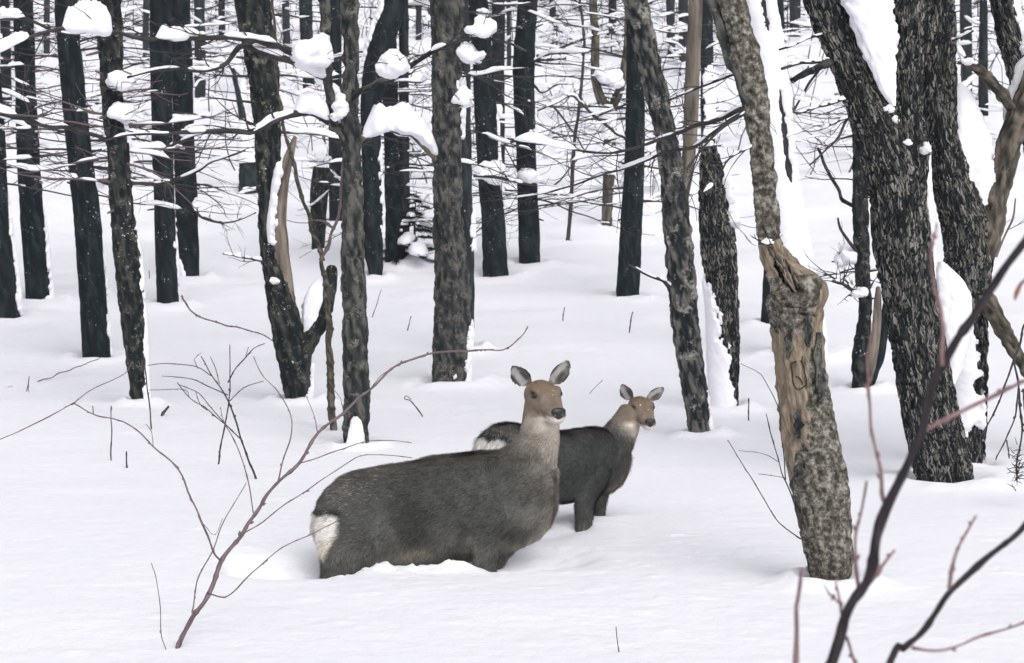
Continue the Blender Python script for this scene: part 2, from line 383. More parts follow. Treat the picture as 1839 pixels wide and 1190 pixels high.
def snow_blob(c, rx, ry, rz, seed=0):
    """wind-shaped clump of snow"""
    n, m = 40, 26
    th = np.linspace(0, 2 * math.pi, n, endpoint=False); ph = np.linspace(-math.pi / 2, math.pi / 2, m)
    d = np.stack([np.cos(ph)[:, None] * np.cos(th)[None], np.cos(ph)[:, None] * np.sin(th)[None], np.repeat(np.sin(ph)[:, None], n, 1)], -1)
    rs = np.random.RandomState(int(seed * 13) % 9999); r = np.full(d.shape[:2], .52)
    for k in range(7):
        c_ = nrm(rs.normal(0, 1, 3) * np.array([1.2, .8, .8]) + np.array([0, 0, .25])); r = r + rs.uniform(.12, .42) * np.exp(-(1 - d @ c_) * rs.uniform(2.5, 7))
    r = r * (1 + .30 * fbm(d * 2.4 + seed * 4.7, 4)) + .12 * fbm(d * 6 + seed, 3)
    V = d * r[..., None]; V[..., 2] = np.where(V[..., 2] < 0, V[..., 2] * .8, V[..., 2])
    return (V * np.array([rx, ry, rz]) + c).reshape(-1, 3), grid_faces(m, n)[:, ::-1]

def lobed_clump(c, rx, ry, rz, seed):
    """crumbly heap of snow: many overlapping lobes fused into one skin"""
    rs = np.random.RandomState(int(seed * 17) % 9973 + 1); R = np.array([rx, ry, rz]); V, F, n0 = [], [], 0
    th = np.linspace(0, 2 * math.pi, 14, endpoint=False); ph = np.linspace(-math.pi / 2 + .02, math.pi / 2 - .02, 9)
    sph = np.stack([np.cos(ph)[:, None] * np.cos(th)[None], np.cos(ph)[:, None] * np.sin(th)[None], np.repeat(np.sin(ph)[:, None], 14, 1)], -1).reshape(-1, 3)
    tilt = rs.uniform(-.5, .5)
    for k in range(22):
        p = rs.normal(0, 1, 3); p = p / np.linalg.norm(p) * rs.rand() ** .45 * .74
        if k < 3: p = p * .3
        p[2] = (max(p[2], -.30) + .05) * (1 - .45 * abs(p[0])) + tilt * p[0] * .6
        r = rs.uniform(.30, .56) * (1.25 if k < 3 else 1); q = (sph * r * min(rx, rz) * np.array([1.15, 1.15, rs.uniform(.7, 1)]) + p * R)
        V += [tuple(x) for x in q + c]; F += [tuple(int(i) + n0 for i in f[::-1]) for f in grid_faces(9, 14)]
        a = n0; F.append(tuple(range(a, a + 14))); a = n0 + 8 * 14; F.append(tuple(range(a + 13, a - 1, -1))); n0 += len(sph)
    me = bpy.data.meshes.new('raw'); me.from_pydata(V, [], F); ob = bpy.data.objects.new('raw', me); COL.objects.link(ob)
    m = ob.modifiers.new('r', 'REMESH'); m.mode = 'VOXEL'; m.voxel_size = min(rx, rz) / 8
    m = ob.modifiers.new('s', 'SMOOTH'); m.factor = .5; m.iterations = 6
    return ob, me
def finish_clump(ob, me, c, rx, rz, seed, dg):
    c = np.array(c); me2 = bpy.data.meshes.new_from_object(ob.evaluated_get(dg))
    P = np.zeros(len(me2.vertices) * 3, np.float32); me2.vertices.foreach_get('co', P); P = P.reshape(-1, 3).astype(float)
    N_ = np.zeros(len(P) * 3, np.float32); me2.vertex_normals.foreach_get('vector', N_); N_ = N_.reshape(-1, 3)
    w = min(rx, rz); P += N_ * (w * .20 * fbm((P - c) / w * 1.6 + seed, 4) + w * .07 * fbm((P - c) / w * 7 + seed, 2))[:, None]
    Fq = np.zeros(len(me2.polygons) * 4, np.int32); me2.polygons.foreach_get('vertices', Fq)
    bpy.data.meshes.remove(me2)
    return P, Fq.reshape(-1, 4)
TREES, CLUMPS = {}, []
def make_tree(key, name, label, cat, pts, mat='dark', kind='plain', nseg=22, step=.07, shells=(), d=None, top=8, lean=0., extend=True, group=None, mound=.06):
    tk = Trunk(pts, d=d, top=top, lean=lean, extend=extend)
    root = thing(name, label, cat, tk.base, group)
    V, F, bc, hg = tk.mesh(kind, nseg, step, seed=len(TREES) + 1)
    o = mesh_obj('trunk', V, F, M[mat], root, tk.base, {'bc': ('FLOAT_VECTOR', bc), 'hgt': ('FLOAT', hg)})
    tk.obj, tk.root, tk.V = o, root, V
    for i, sh in enumerate(shells):
        r = tk.shell(*sh[:5], seed=len(TREES) + i * 3.7, holes=sh[5] if len(sh) > 5 else ())
        if r is not None: mesh_obj('snow_patch', r[0], r[1], M['snow_cap'], root, tk.base)
    if mound and d is None:
        BUMPS.append((tk.base[0] + tk.R0[1] * .6, tk.base[1] - .02, mound, tk.R0[1] * 2.6))
    TREES[key] = tk
    return tk
def limb(key, pts, mat, kind='plain', nseg=18, step=.04, dd=0., d=None, name='limb', shells=(), extend=False, top=6, end=None):
    """a big fork or limb of a tree: photo points (px,py,w), starting inside the trunk"""
    tk = TREES[key]
    s = Trunk(pts, d=(d or tk.d), sink=0, extend=extend, top=top)
    n = len(s.P0); off = np.linspace(0, 1, n) * dd; s.P0[:, 1] += off
    V, F, bc, hg = s.mesh(kind, nseg, step, seed=random.random() * 9)
    g = Geo(); g.add(V, F, bc, hg)
    # closed ragged end
    m = nseg; last = V[-m:]; cen = last.mean(0); tip = nrm(s.P[-1] - s.P[-2]) * s.R[-1] * .4
    ring = last * .5 + cen * .5 + tip; W = np.concatenate([last, ring, np.repeat((cen + tip * .2)[None], m, 0)])
    g.add(W, grid_faces(3, m), np.tile(bc[-m:], (3, 1)), np.full(3 * m, .35))
    o = g.build(name, M[mat], tk.root, tk.base)
    s.obj = o
    for i, sh in enumerate(shells):
        r = s.shell(*sh, seed=i * 3.7 + pts[0][0])
        if r is not None: mesh_obj('snow_patch', r[0], r[1], M['snow_cap'], o, tk.base)
    return s
def branch(key, pts, w0, w1, mat='twig', dd=0., d=None, caps=(), name='branch', twigs=0, wob=1.0):
    """branch through photo points; w px at both ends; dd depth gained along it; caps: (t0,t1,height px,half width px)"""
    tk = TREES[key]; d0 = d or tk.d
    n = len(pts); P = np.array([at(x, y, d0 + dd * i / (n - 1)) for i, (x, y) in enumerate(pts)])
    W = np.linspace(w0, w1, n) * d0 / FPX / 2
    P, W = resample(P, W, .04)
    sd_ = random.random() * 50
    P = P + (np.stack([vnoise(np.stack([np.arange(len(P)) * .35 + k * 31, np.full(len(P), sd_), np.zeros(len(P))], -1)) for k in range(3)], -1)) * (W[:, None] * .7 * wob)
    g = Geo(); V, F, bc = tube(P, W * (1 + .18 * vnoise(np.stack([np.arange(len(P)) * .6, np.full(len(P), sd_), np.zeros(len(P))], -1))), 8)
    g.add(V, F, bc, np.clip(.5 + fbm(bc * np.array([60, 60, 14]) + sd_, 2), 0, 1))
    for i in range(twigs):
        k = random.randrange(int(len(P) * .15), max(int(len(P) * .15) + 1, len(P) - 2))
        add_twig(g, P[k], nrm(P[min(k + 1, len(P) - 1)] - P[k - 1]), random.uniform(.12, .5), W[k] * .45, depth=1)
    o = g.build(name, M[mat], tk.root, tk.base)
    caps = list(caps)
    if w0 >= 4.5 and mat != 'lichen':
        t = random.uniform(0, .08)
        while t < .93:
            ln = random.uniform(.08, .22)
            if not any(t < b and t + ln > a for a, b, _, _ in caps) and random.random() < .8 and abs(nrm(P[min(len(P) - 1, int((t + ln) * (len(P) - 1)))] - P[int(t * (len(P) - 1))])[2]) < .55:
                hp = random.uniform(2.8, 7); caps.append((t, min(1, t + ln), hp, hp * .9))
            t += ln + random.uniform(.0, .05)
    for i, (t0, t1, hpx, wpx) in enumerate(caps):
        a, b = int(t0 * (len(P) - 1)), int(t1 * (len(P) - 1)) + 1
        if b - a < 3: b = min(len(P), a + 3); a = b - 3
        seg = P[a:b] + np.array([0, 0, 1.0]) * (W[a:b, None] * .5); k = len(seg)
        hh = hpx * d0 / FPX; hw = wpx * d0 / FPX
        V, F = snow_lump(seg, np.full(k, hw), np.full(k, hh), seed=sd_ + i, step=.025)
        mesh_obj('snow_cap', V, F, M['snow_cap'], o, tk.base)
    return P
def add_twig(g, p, dirn, ln, r, depth=1, up=.1):
    dv = nrm(np.asarray(dirn) + RNG.uniform(-.9, .9, 3) * np.array([1, .8, .8]) + np.array([0, 0, up]))
    k = max(3, int(ln / .06)); pts = [np.array(p)]
    for i in range(k):
        dv = nrm(dv + RNG.uniform(-.28, .28, 3) + np.array([0, 0, .03])); pts.append(pts[-1] + dv * ln / k)
    R = np.linspace(max(r, .0018), .0012, k + 1); V, F, bc = tube(np.array(pts), R, 4); g.add(V, F, bc)
    if depth > 0:
        for _ in range(random.randint(1, 3)):
            i = random.randint(1, k - 1); add_twig(g, pts[i], dv, ln * random.uniform(.3, .6), r * .55, depth - 1)
def dead_boughs(key, n, y0, y1, lmin, lmax, mat='twig', snow=.5, side=None, thick=.011, seed=1, sub=4):
    """dead lower boughs of a conifer: thin, crooked, nearly level, some carrying strips of snow"""
    tk = TREES[key]; rs = np.random.RandomState(seed); g = Geo(); sg = Geo()
    for i in range(n):
        c, r = tk.at_py(rs.uniform(min(y0, y1), max(y0, y1)))
        az = rs.uniform(-.7, .7) + (0 if (rs.rand() < .5 if side is None else side > 0) else math.pi)
        dv = np.array([math.cos(az), math.sin(az) * .8, rs.uniform(-.22, .18)]); ln = rs.uniform(lmin, lmax)
        k = max(5, int(ln / .09)); pts = [c + nrm(dv * np.array([1, 1, 0])) * r * .7]; cur = nrm(dv)
        for j in range(k):
            cur = nrm(cur + rs.uniform(-.14, .14, 3) + np.array([0, 0, -.012 if j < k * .6 else .05])); pts.append(pts[-1] + cur * ln / k)
        pts = np.array(pts); R = np.linspace(thick * rs.uniform(.7, 1.2), .003, k + 1)
        V, F, bc = tube(pts, R, 5); g.add(V, F, bc)
        for _ in range(rs.randint(max(1, sub - 2), sub + 2)):
            j = rs.randint(1, k); sv = nrm(cur + rs.uniform(-1, 1, 3) * np.array([.8, .8, .6]))
            l2 = ln * rs.uniform(.15, .4); kk = max(3, int(l2 / .07)); q = [pts[j]]
            for _k2 in range(kk):
                sv = nrm(sv + rs.uniform(-.25, .25, 3)); q.append(q[-1] + sv * l2 / kk)
            q = np.array(q); V, F, bc = tube(q, np.linspace(R[j] * .55, .0016, kk + 1), 4); g.add(V, F, bc)
            if l2 > .3 and rs.rand() < .6:
                for _3 in range(2):
                    j2 = rs.randint(1, kk); w = nrm(sv + rs.uniform(-.9, .9, 3)); q3 = q[j2] + np.linspace(0, l2 * .45, 4)[:, None] * w + rs.uniform(-.01, .01, (4, 3))
                    V, F, bc = tube(q3, np.linspace(.0028, .0012, 4), 3); g.add(V, F, bc)
        if snow and rs.rand() < .55:
            qk = pts[rs.randint(1, k)]; ang = rs.uniform(0, 6.28); l3 = rs.uniform(.08, .25); seg = qk + np.linspace(-.5, .5, 4)[:, None] * l3 * np.array([math.cos(ang), math.sin(ang), .1]); hgt = rs.uniform(.008, .02)
            V, F = snow_lump(seg + np.array([0, 0, .004]), np.full(4, hgt), np.full(4, hgt), seed=rs.rand() * 60, n=8, step=.04); sg.add(V, F)
        if rs.rand() < snow * 1.5 and k > 5:
            a = rs.randint(0, max(1, k - 4)); b = min(k + 1, a + rs.randint(3, 7)); seg = pts[a:b] + np.array([0, 0, .006])
            hgt = rs.uniform(.012, .045)
            V, F = snow_lump(seg, np.full(len(seg), hgt * .8), np.full(len(seg), hgt), seed=rs.rand() * 60, n=10, step=.035); sg.add(V, F)
    for i in range(n // 2 + 3):
        c, r = tk.at_py(rs.uniform(min(y0, y1), max(y0, y1) + 60)); az = rs.uniform(0, 6.28); dv = nrm(np.array([math.cos(az), math.sin(az), rs.uniform(-.3, .5)])); l3 = r + rs.uniform(.03, .12)
        V, F, bc = tube(np.array([c + dv * r * .6, c + dv * (r + l3) * .55, c + dv * l3]), [.013, .010, .007], 5); g.add(V, F, bc)
    o = g.build('dead_twigs', M[mat], tk.root, tk.base)
    if o: o['kind'] = 'stuff'
    s = sg.build('twig_snow', M['snow_cap'], tk.root, tk.base)
    if s: s['kind'] = 'stuff'
def clump(key, px, py, w, h, seed, dz=-.12, parent=None):
    tk = TREES[key]; d = tk.d + dz; c = at(px, py, d); k = d / FPX
    g = Geo()
    for _ in range(5): add_twig(g, c + RNG.uniform(-.3, .3, 3) * np.array([w, w, h * .4]) * k - np.array([0, 0, h * k * .12]), [random.choice((-1, 1)), RNG.uniform(-.5, .5), .15], w * k * random.uniform(.7, 1.2), .0045, 1)
    V, F, bc = tube(np.array([at(px - w * .62, py + h * .16, d), c - np.array([0, 0, h * k * .22]), at(px + w * .62, py + h * random.uniform(-.1, .35), d + .05)]), [.007, .009, .004], 6, step=.04); g.add(V, F, bc)
    tw = g.build('twig', M['twig'], tk.root, tk.base)
    rx, rz = w * k / 2 * 1.05, h * k / 2
    CLUMPS.append((lobed_clump(c, rx, max(w, h) * k * .36, rz, seed), c, rx, rz, seed, tw, tk.base))

# ---- left group of dark conifers
make_tree('t1', 'conifer_tree', 'dark conifer trunk cut by the left edge, its foot rounded by snow', 'tree', [(8, 574, 58), (2, 480, 54), (-5, 380, 42), (-12, 200, 36), (-26, 0, 32)], shells=[(575, 330, (-70, -70), (15, -5), .02)])
make_tree('t2', 'conifer_tree', 'dark straight conifer with snow plastered on its lower right side, second from left edge', 'tree', [(70, 540, 46), (64, 460, 46), (57, 380, 42), (50, 260, 40), (45, 130, 36), (41, 0, 36)], shells=[(540, 360, -80, (32, 5), .02)])
make_tree('t3', 'conifer_tree', 'tall smooth dark conifer leaning slightly left, lowest foot of the left group', 'tree', [(174, 645, 50), (166, 520, 50), (155, 380, 47), (140, 250, 45), (129, 135, 43), (118, 0, 40)], nseg=32, step=.04, shells=[(645, 380, -80, (5, -10), .012)])
make_tree('t4', 'mossy_tree', 'slender mossy black tree with a broken snow-capped bend, foot narrowed by plastered snow', 'tree', [(252, 726, 30), (243, 615, 40), (234, 525, 44), (227, 447, 45), (218, 380, 42), (212, 269, 39), (203, 202, 37), (199, 118, 40), (194, 0, 46)], mat='moss', kind='rough', nseg=40, step=.03,
          shells=[(728, 530, -80, (55, 38), .018), (540, 380, -80, (25, -10), .015), (300, 190, -70, (0, 40), .02)])
make_tree('t5', 'conifer_tree', 'broad dark conifer, left of a touching pair', 'tree', [(302, 550, 40), (296, 380, 37), (290, 200, 38), (288, 0, 38)], shells=[(550, 350, -60, (0, 0), .012)])
make_tree('t5r', 'conifer_tree', 'dark conifer on the right of a touching pair, foot tapering into snow', 'tree', [(340, 498, 36), (337, 440, 41), (334, 330, 40), (330, 250, 38), (327, 100, 36), (324, 0, 35)], shells=[(500, 400, (100, 170), 230, .015)])
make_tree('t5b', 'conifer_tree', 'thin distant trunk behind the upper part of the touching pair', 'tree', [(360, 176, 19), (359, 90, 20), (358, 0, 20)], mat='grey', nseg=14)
make_tree('t6', 'mossy_tree', 'thick black leaning tree with a mossy forked base left of the slim two-legged trunk', 'tree', [(536, 723, 44), (528, 640, 62), (510, 565, 52), (497, 491, 46), (486, 417, 40), (484, 300, 44), (479, 200, 48), (467, 100, 54), (452, 0, 62)], mat='moss', kind='rough', nseg=44, step=.03,
          shells=[(725, 640, -80, (50, -20), .02)])
make_tree('t7', 'lichen_tree', 'slim grey-brown tree standing on two splayed legs, snow in its upper forks', 'tree', [(640, 760, 44), (641, 690, 45), (638, 600, 43), (635, 500, 41), (632, 380, 36), (632, 302, 34), (629, 240, 36), (628, 188, 30), (630, 134, 26), (628, 0, 29)], mat='lichen', kind='rough', nseg=40, step=.025, d=17.15, mound=0, top=7)
make_tree('t8', 'lichen_tree', 'thick straight lichen-spotted tree behind the heads of both deer, arching bough on its left', 'tree', [(809, 690, 66), (812, 600, 68), (811, 500, 62), (804, 380, 48), (803, 200, 52), (803, 100, 54), (804, 0, 58)], mat='lichen', kind='rough', nseg=48, step=.028,
          shells=[(692, 560, -80, (66, -15), .02), (250, 120, -70, (0, 45), .03)])
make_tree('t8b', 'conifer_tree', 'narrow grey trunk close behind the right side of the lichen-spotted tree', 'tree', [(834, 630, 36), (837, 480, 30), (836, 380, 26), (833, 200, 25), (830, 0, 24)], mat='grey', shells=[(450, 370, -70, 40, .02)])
make_tree('t9', 'conifer_tree', 'dark bending tree whose top leans away to the right behind the slim two-legged trunk', 'tree', [(675, 497, 24), (670, 440, 36), (669, 380, 38), (667, 300, 34), (665, 200, 36), (673, 130, 44), (690, 60, 46), (710, 0, 44)], shells=[(430, 240, -70, (30, 30), .02), (150, -10, (170, 120), 230, .03)])
make_tree('t10', 'conifer_tree', 'dark straight conifer with snow streaks behind the arching bough', 'tree', [(708, 473, 32), (706, 380, 30), (703, 250, 28), (700, 100, 26), (698, 0, 24)])
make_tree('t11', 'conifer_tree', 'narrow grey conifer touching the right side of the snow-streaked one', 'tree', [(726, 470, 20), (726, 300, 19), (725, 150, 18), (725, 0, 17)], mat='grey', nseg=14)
make_tree('t12', 'conifer_tree', 'short-looking distant trunk above the thick snow of the upper left bough', 'tree', [(556, 178, 21), (552, 100, 22), (549, 0, 24)], nseg=14)
make_tree('t12c', 'conifer_tree', 'dark distant trunk seen between the two upright stems of the slim tree', 'tree', [(604, 400, 26), (602, 200, 25), (600, 0, 25)], nseg=14)
make_tree('t13', 'broken_stump', 'jagged black broken stump left of the slim two-legged tree', 'stump', [(572, 450, 22), (572, 390, 30), (574, 340, 33), (577, 300, 30)], mat='moss', kind='rough', extend=False)
make_tree('t14', 'conifer_tree', 'dark trunk under a snow-loaded bough, right of the thick lichen-spotted tree', 'tree', [(890, 497, 46), (885, 390, 43), (878, 300, 39), (872, 200, 40), (866, 100, 36), (858, 0, 36)], shells=[(370, 190, -60, 10, .02)])
make_tree('t14b', 'conifer_tree', 'thin dark trunk directly behind the snow-loaded bough', 'tree', [(897, 320, 20), (895, 150, 22), (895, 0, 24)], nseg=14)
make_tree('t15', 'conifer_tree', 'straight dark conifer standing alone near the middle, right of the snow-loaded bough', 'tree', [(951, 476, 38), (949, 390, 37), (946, 300, 36), (942, 200, 38), (941, 100, 38), (948, 0, 34)])
make_tree('t16', 'sapling', 'thin bare dark sapling as slim as a rod in the middle distance', 'sapling', [(1020, 430, 7), (1023, 400, 7), (1028, 319, 7), (1032, 252, 6), (1039, 202, 6), (1047, 118, 5), (1049, 67, 5), (1041, 0, 4)], mat='twig', nseg=8, mound=0, top=5.5)
make_tree('t17', 'forked_tree', 'brown forked tree holding a ball of snow in its fork', 'tree', [(1090, 408, 18), (1093, 330, 22), (1095, 250, 22), (1094, 205, 22), (1078, 175, 17), (1069, 134, 15), (1069, 67, 15), (1065, 0, 14)], mat='brown', nseg=18,
          shells=[(312, 258, 10, 170, .03), (245, 190, 30, 170, .03), (390, 320, -60, 40, .02)])
make_tree('t18', 'conifer_tree', 'smooth dark conifer left of the leaning lichen tree, above the smaller deer', 'tree', [(1127, 537, 41), (1134, 400, 39), (1139, 300, 36), (1141, 200, 34), (1141, 100, 32), (1140, 0, 30)], nseg=30, step=.05)
make_tree('t19', 'lichen_tree', 'leaning pale-streaked lichen tree right of the smaller deer', 'tree', [(1258, 783, 38), (1248, 700, 44), (1233, 600, 48), (1223, 500, 49), (1216, 400, 47), (1209, 320, 44), (1195, 240, 38), (1172, 134, 38), (1142, 0, 42)], mat='birch', kind='rough', nseg=48, step=.025, shells=[(783, 640, -80, (10, -20), .015)])
make_tree('t20', 'rough_barked_tree', 'black rough-barked tree half buried in plastered snow behind the leaning lichen tree', 'tree', [(1300, 735, 44), (1301, 600, 54), (1296, 500, 58), (1288, 430, 62), (1280, 330, 46), (1272, 262, 28)], mat='oak', kind='furrow', nseg=64, step=.02, extend=False,
          shells=[(738, 470, (15, 150), 215, .02), (412, 280, -85, (38, 20), .05)])
make_tree('t20b', 'conifer_tree', 'dark far trunk behind the upper half of the pale bare stem', 'tree', [(1272, 300, 26), (1270, 130, 24), (1268, 0, 24)], nseg=16, shells=[(245, 120, -60, 140, .02)])

# ---- right group
T21 = [(1489, 1050, 66), (1492, 1018, 80), (1485, 950, 94), (1474, 883, 100), (1462, 815, 98), (1446, 735, 88), (1437, 650, 88), (1430, 570, 92), (1427, 522, 88), (1410, 490, 66), (1386, 448, 44), (1380, 405, 40), (1372, 312, 42), (1356, 178, 44), (1338, 90, 48), (1315, 0, 48)]
make_tree('t21', 'broken_snag', 'thick snag with peeled beige wood and grey lichen bark, nearest tree right of the deer', 'tree', T21, mat='snag', kind='rough', nseg=72, step=.016, top=6)
make_tree('t22', 'snowy_tree', 'trunk plastered white with snow but for a thin dark crack, right behind the peeled snag', 'tree', [(1446, 640, 70), (1440, 560, 66), (1420, 430, 56), (1402, 310, 50), (1390, 200, 52), (1376, 80, 52), (1362, 0, 52)], mat='twig_purple', kind='rough', nseg=32,
          shells=[(670, -90, -75, 225, .025, [(238, 62, 74, 11), (300, 60, 22, 13), (25, 78, 26, 9), (190, 66, 20, 9)])])
make_tree('t23', 'oak_tree', 'massive tree with deeply furrowed bark forking at mid height, near the right edge', 'tree', [(1698, 868, 98), (1690, 820, 102), (1672, 735, 98), (1655, 650, 96), (1633, 526, 96), (1620, 440, 99), (1611, 350, 98), (1588, 267, 88), (1554, 178, 74), (1519, 89, 68), (1480, 0, 66)], mat='oak', kind='furrow', nseg=110, step=.014, top=6)
make_tree('t24', 'oak_tree', 'furrowed black tree just behind the massive forked one, big snow wedge in its fork', 'tree', [(1738, 838, 60), (1742, 700, 58), (1740, 560, 66), (1738, 470, 84), (1732, 400, 84), (1708, 312, 66), (1690, 220, 62), (1685, 134, 62), (1684, 0, 58)], mat='oak', kind='furrow', nseg=84, step=.018, top=6, d=16.1, mound=0,
          shells=[(842, 470, (12, 110), 230, .03, [(610, 45, 26, 22), (690, 65, 16, 20), (740, 30, 30, 14), (650, 20, 40, 10), (800, 60, 34, 60)])])
make_tree('t25', 'rough_barked_tree', 'dark leaning trunk entering at the upper right corner, snow on its right side', 'tree', [(1960, 820, 70), (1905, 480, 56), (1868, 280, 48), (1842, 170, 44), (1820, 90, 42), (1800, 0, 40)], mat='oak', kind='furrow', nseg=48, step=.03, shells=[(320, -60, -85, (30, 45), .04)])
make_tree('t26', 'dead_stem_cluster', 'dead grey stem with a hollow brown base between the snag and the massive forked tree', 'tree', [(1550, 702, 36), (1548, 640, 32), (1553, 560, 22), (1549, 480, 26), (1546, 400, 28), (1545, 300, 26), (1543, 200, 21), (1540, 0, 18)], mat='moss', kind='rough', nseg=28, step=.04)
make_tree('t27', 'conifer_tree', 'dark trunk mostly hidden behind the left side of the peeled snag', 'tree', [(1383, 585, 36), (1388, 480, 32), (1392, 300, 30), (1392, 100, 28), (1392, 0, 26)], nseg=18)
make_tree('t29', 'broken_snag', 'tapering broken snag high on the slope between the pair and the black leaning tree', 'tree', [(447, 340, 36), (446, 300, 33), (443, 268, 25), (438, 225, 14), (428, 170, 10), (418, 122, 5)], mat='grey', kind='rough', extend=False, nseg=22, step=.04, mound=0, shells=[(290, 215, 20, 175, .04)])

# ---- distant trunks on the slope
FAR = [
 ('far trunk behind the trees at the upper left corner', [(12, 192, 20), (10, 90, 19), (8, 0, 18)]),
 ('thin far trunk between the second and third conifers from the left edge', [(84, 96, 11), (84, 40, 11), (84, 0, 11)]),
 ('thin far trunk seen left of the touching pair near the top edge', [(262, 110, 12), (262, 50, 12), (263, 0, 12)]),
 ('slim far trunk standing left of the black leaning tree near the top edge', [(399, 62, 12), (398, 20, 12), (398, 0, 12)]),
 ('slim far trunk right of the black leaning tree near the top edge', [(515, 80, 13), (514, 40, 13), (513, 0, 13)]),
 ('slim far trunk left of the thick lichen-spotted tree at the top edge', [(752, 70, 11), (752, 30, 11), (752, 0, 11)]),
 ('thin far trunk in the gap right of the lone middle conifer', [(992, 30, 11), (992, 0, 11)]),
 ('brown-grey far trunk ending left of the pale bare stem', [(1206, 106, 13), (1205, 50, 15), (1204, 0, 16)]),
 ('dark far trunk immediately left of the pale bare stem', [(1229, 132, 18), (1228, 60, 18), (1227, 0, 18)]),
 ('far trunk just right of the snow-plastered tree at the top edge', [(1404, 78, 14), (1402, 30, 14), (1400, 0, 14)]),
 ('broader far trunk left of the massive forked tree at the top edge', [(1428, 66, 20), (1428, 20, 20), (1428, 0, 20)]),
 ('brown far trunk right of the furrowed trees near the top edge', [(1737, 200, 18), (1736, 130, 20), (1735, 60, 22), (1734, 0, 22)]),
 ('short dark far trunk under the snowy sawn-off limb at right', [(1766, 205, 18), (1766, 150, 18), (1766, 90, 16), (1766, 0, 14)]),
 ('slim far trunk between the second and mossy fourth tree on the left', [(160, 38, 10), (160, 0, 10)]),
 ('slim far trunk left of the lone middle conifer near the top', [(914, 120, 8), (914, 60, 8), (913, 0, 8)]),
 ('pale far trunk above the forked brown tree', [(1100, 60, 14), (1100, 20, 14), (1100, 0, 14)]),
]
for i, (lb, p) in enumerate(FAR):
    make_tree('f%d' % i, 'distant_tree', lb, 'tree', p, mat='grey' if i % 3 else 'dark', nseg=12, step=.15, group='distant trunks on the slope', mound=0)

# ---- forks, limbs and broken pieces
limb('t6', [(520, 560, 26), (508, 480, 30), (504, 430, 29), (503, 395, 27), (510, 330, 22), (522, 280, 17), (533, 246, 7)], 'wood', 'smooth', name='broken_limb', dd=-.15, shells=[(430, 280, (110, 125), 240, .035)])
limb('t6', [(530, 640, 50), (560, 605, 30), (580, 570, 24), (590, 530, 24), (597, 480, 20)], 'moss', 'rough', name='stub_limb')
limb('t7', [(641, 745, 40), (631, 765, 16), (628, 790, 9), (627, 820, 8)], 'lichen', 'rough', name='root_leg')
limb('t7', [(641, 745, 40), (649, 765, 18), (654, 792, 11), (657, 830, 10)], 'lichen', 'rough', name='root_leg')
limb('t7', [(629, 255, 26), (612, 232, 20), (598, 215, 17), (589, 134, 16), (582, 0, 17), (578, -140, 15)], 'lichen', 'rough', name='stem_fork', shells=[(245, 140, -60, (70, 20), .04)])
limb('t13', [(574, 330, 30), (590, 318, 18), (606, 305, 10)], 'moss', 'rough', name='broken_limb')
limb('t17', [(1095, 215, 20), (1103, 185, 17), (1113, 161, 16), (1123, 114, 16), (1128, 60, 14), (1130, -60, 12)], 'brown', name='stem_fork')
limb('t19', [(1216, 400, 30), (1226, 350, 26), (1236, 290, 24), (1241, 220, 26), (1246, 100, 27), (1251, 0, 26), (1254, -160, 22)], 'wood', 'smooth', name='bare_fork', dd=.05)
limb('t21', [(1356, 220, 26), (1341, 180, 21), (1322, 130, 20), (1300, 60, 20), (1282, 0, 19), (1250, -140, 16)], 'lichen', 'rough', name='stem_fork')
limb('t23', [(1618, 400, 60), (1636, 300, 62), (1630, 200, 56), (1632, 100, 56), (1634, 0, 54), (1634, -200, 48)], 'oak', 'furrow', nseg=72, step=.016, name='stem_fork', dd=.12)
limb('t24', [(1745, 470, 70), (1773, 420, 52), (1792, 350, 38), (1806, 290, 38), (1820, 235, 42), (1850, 160, 42), (1890, 60, 38)], 'brown', 'rough', name='stem_fork', nseg=36, step=.025)
limb('t24', [(1752, 520, 40), (1775, 556, 30), (1796, 606, 26), (1824, 660, 24), (1850, 710, 22)], 'brown', 'rough', name='leaning_limb', nseg=28, step=.025, dd=-.6)
limb('t24', [(1818, 196, 22), (1796, 168, 21), (1765, 140, 20), (1738, 120, 18), (1722, 110, 12)], 'brown', 'rough', name='sawn_limb', nseg=24, step=.025, dd=-.25)
limb('t26', [(1556, 690, 20), (1566, 640, 20), (1572, 590, 17), (1574, 540, 14), (1574, 515, 9)], 'wood', 'smooth', name='hollow_stem', nseg=20, dd=-.1)
limb('t26', [(1562, 690, 16), (1578, 640, 20), (1586, 590, 18), (1590, 545, 8)], 'dark', name='hollow_stem', nseg=18)
limb('t23', [(1500, 108, 10), (1478, 118, 12), (1445, 132, 12), (1414, 146, 11)], 'moss', 'rough', name='broken_limb', dd=-.3)

# ---- scar on the peeled snag and its hollow
tk = TREES['t21']
def on_surface(key, px, py, lift=.0):
    t = TREES[key]; c, r = t.at_py(py); k = t.d / FPX
    dx = at(px, py, t.d)[0] - c[0]; rr = math.sqrt(max(r * r - dx * dx, 1e-5))
    p = c.copy(); p[0] += dx; p[1] -= rr + lift; p[2] = at(px, py, t.d - rr)[2]; return p
zone = np.zeros(len(tk.V)); npy = YH + (CAM_H - tk.V[:, 2]) * FPX / tk.V[:, 1]; npx = CX + tk.V[:, 0] * FPX / tk.V[:, 1]
front = tk.V[:, 1] < tk.d + .03
zone = .35 * sstep(830, 770, npy) * sstep(545, 600, npy) * sstep(1474, 1456, npx) + .45 * sstep(860, 800, npy) * sstep(560, 640, npy) * sstep(1470, 1430, npx)
zone = np.maximum(zone, .85 * sstep(505, 490, npy) * sstep(415, 440, npy)); zone = np.maximum(zone, .75 * sstep(1455, 1464, npx) * sstep(690, 640, npy) * sstep(500, 520, npy))
zone = np.maximum(zone, .8 * sstep(880, 850, npy) * sstep(770, 800, npy) * sstep(1434, 1424, npx))
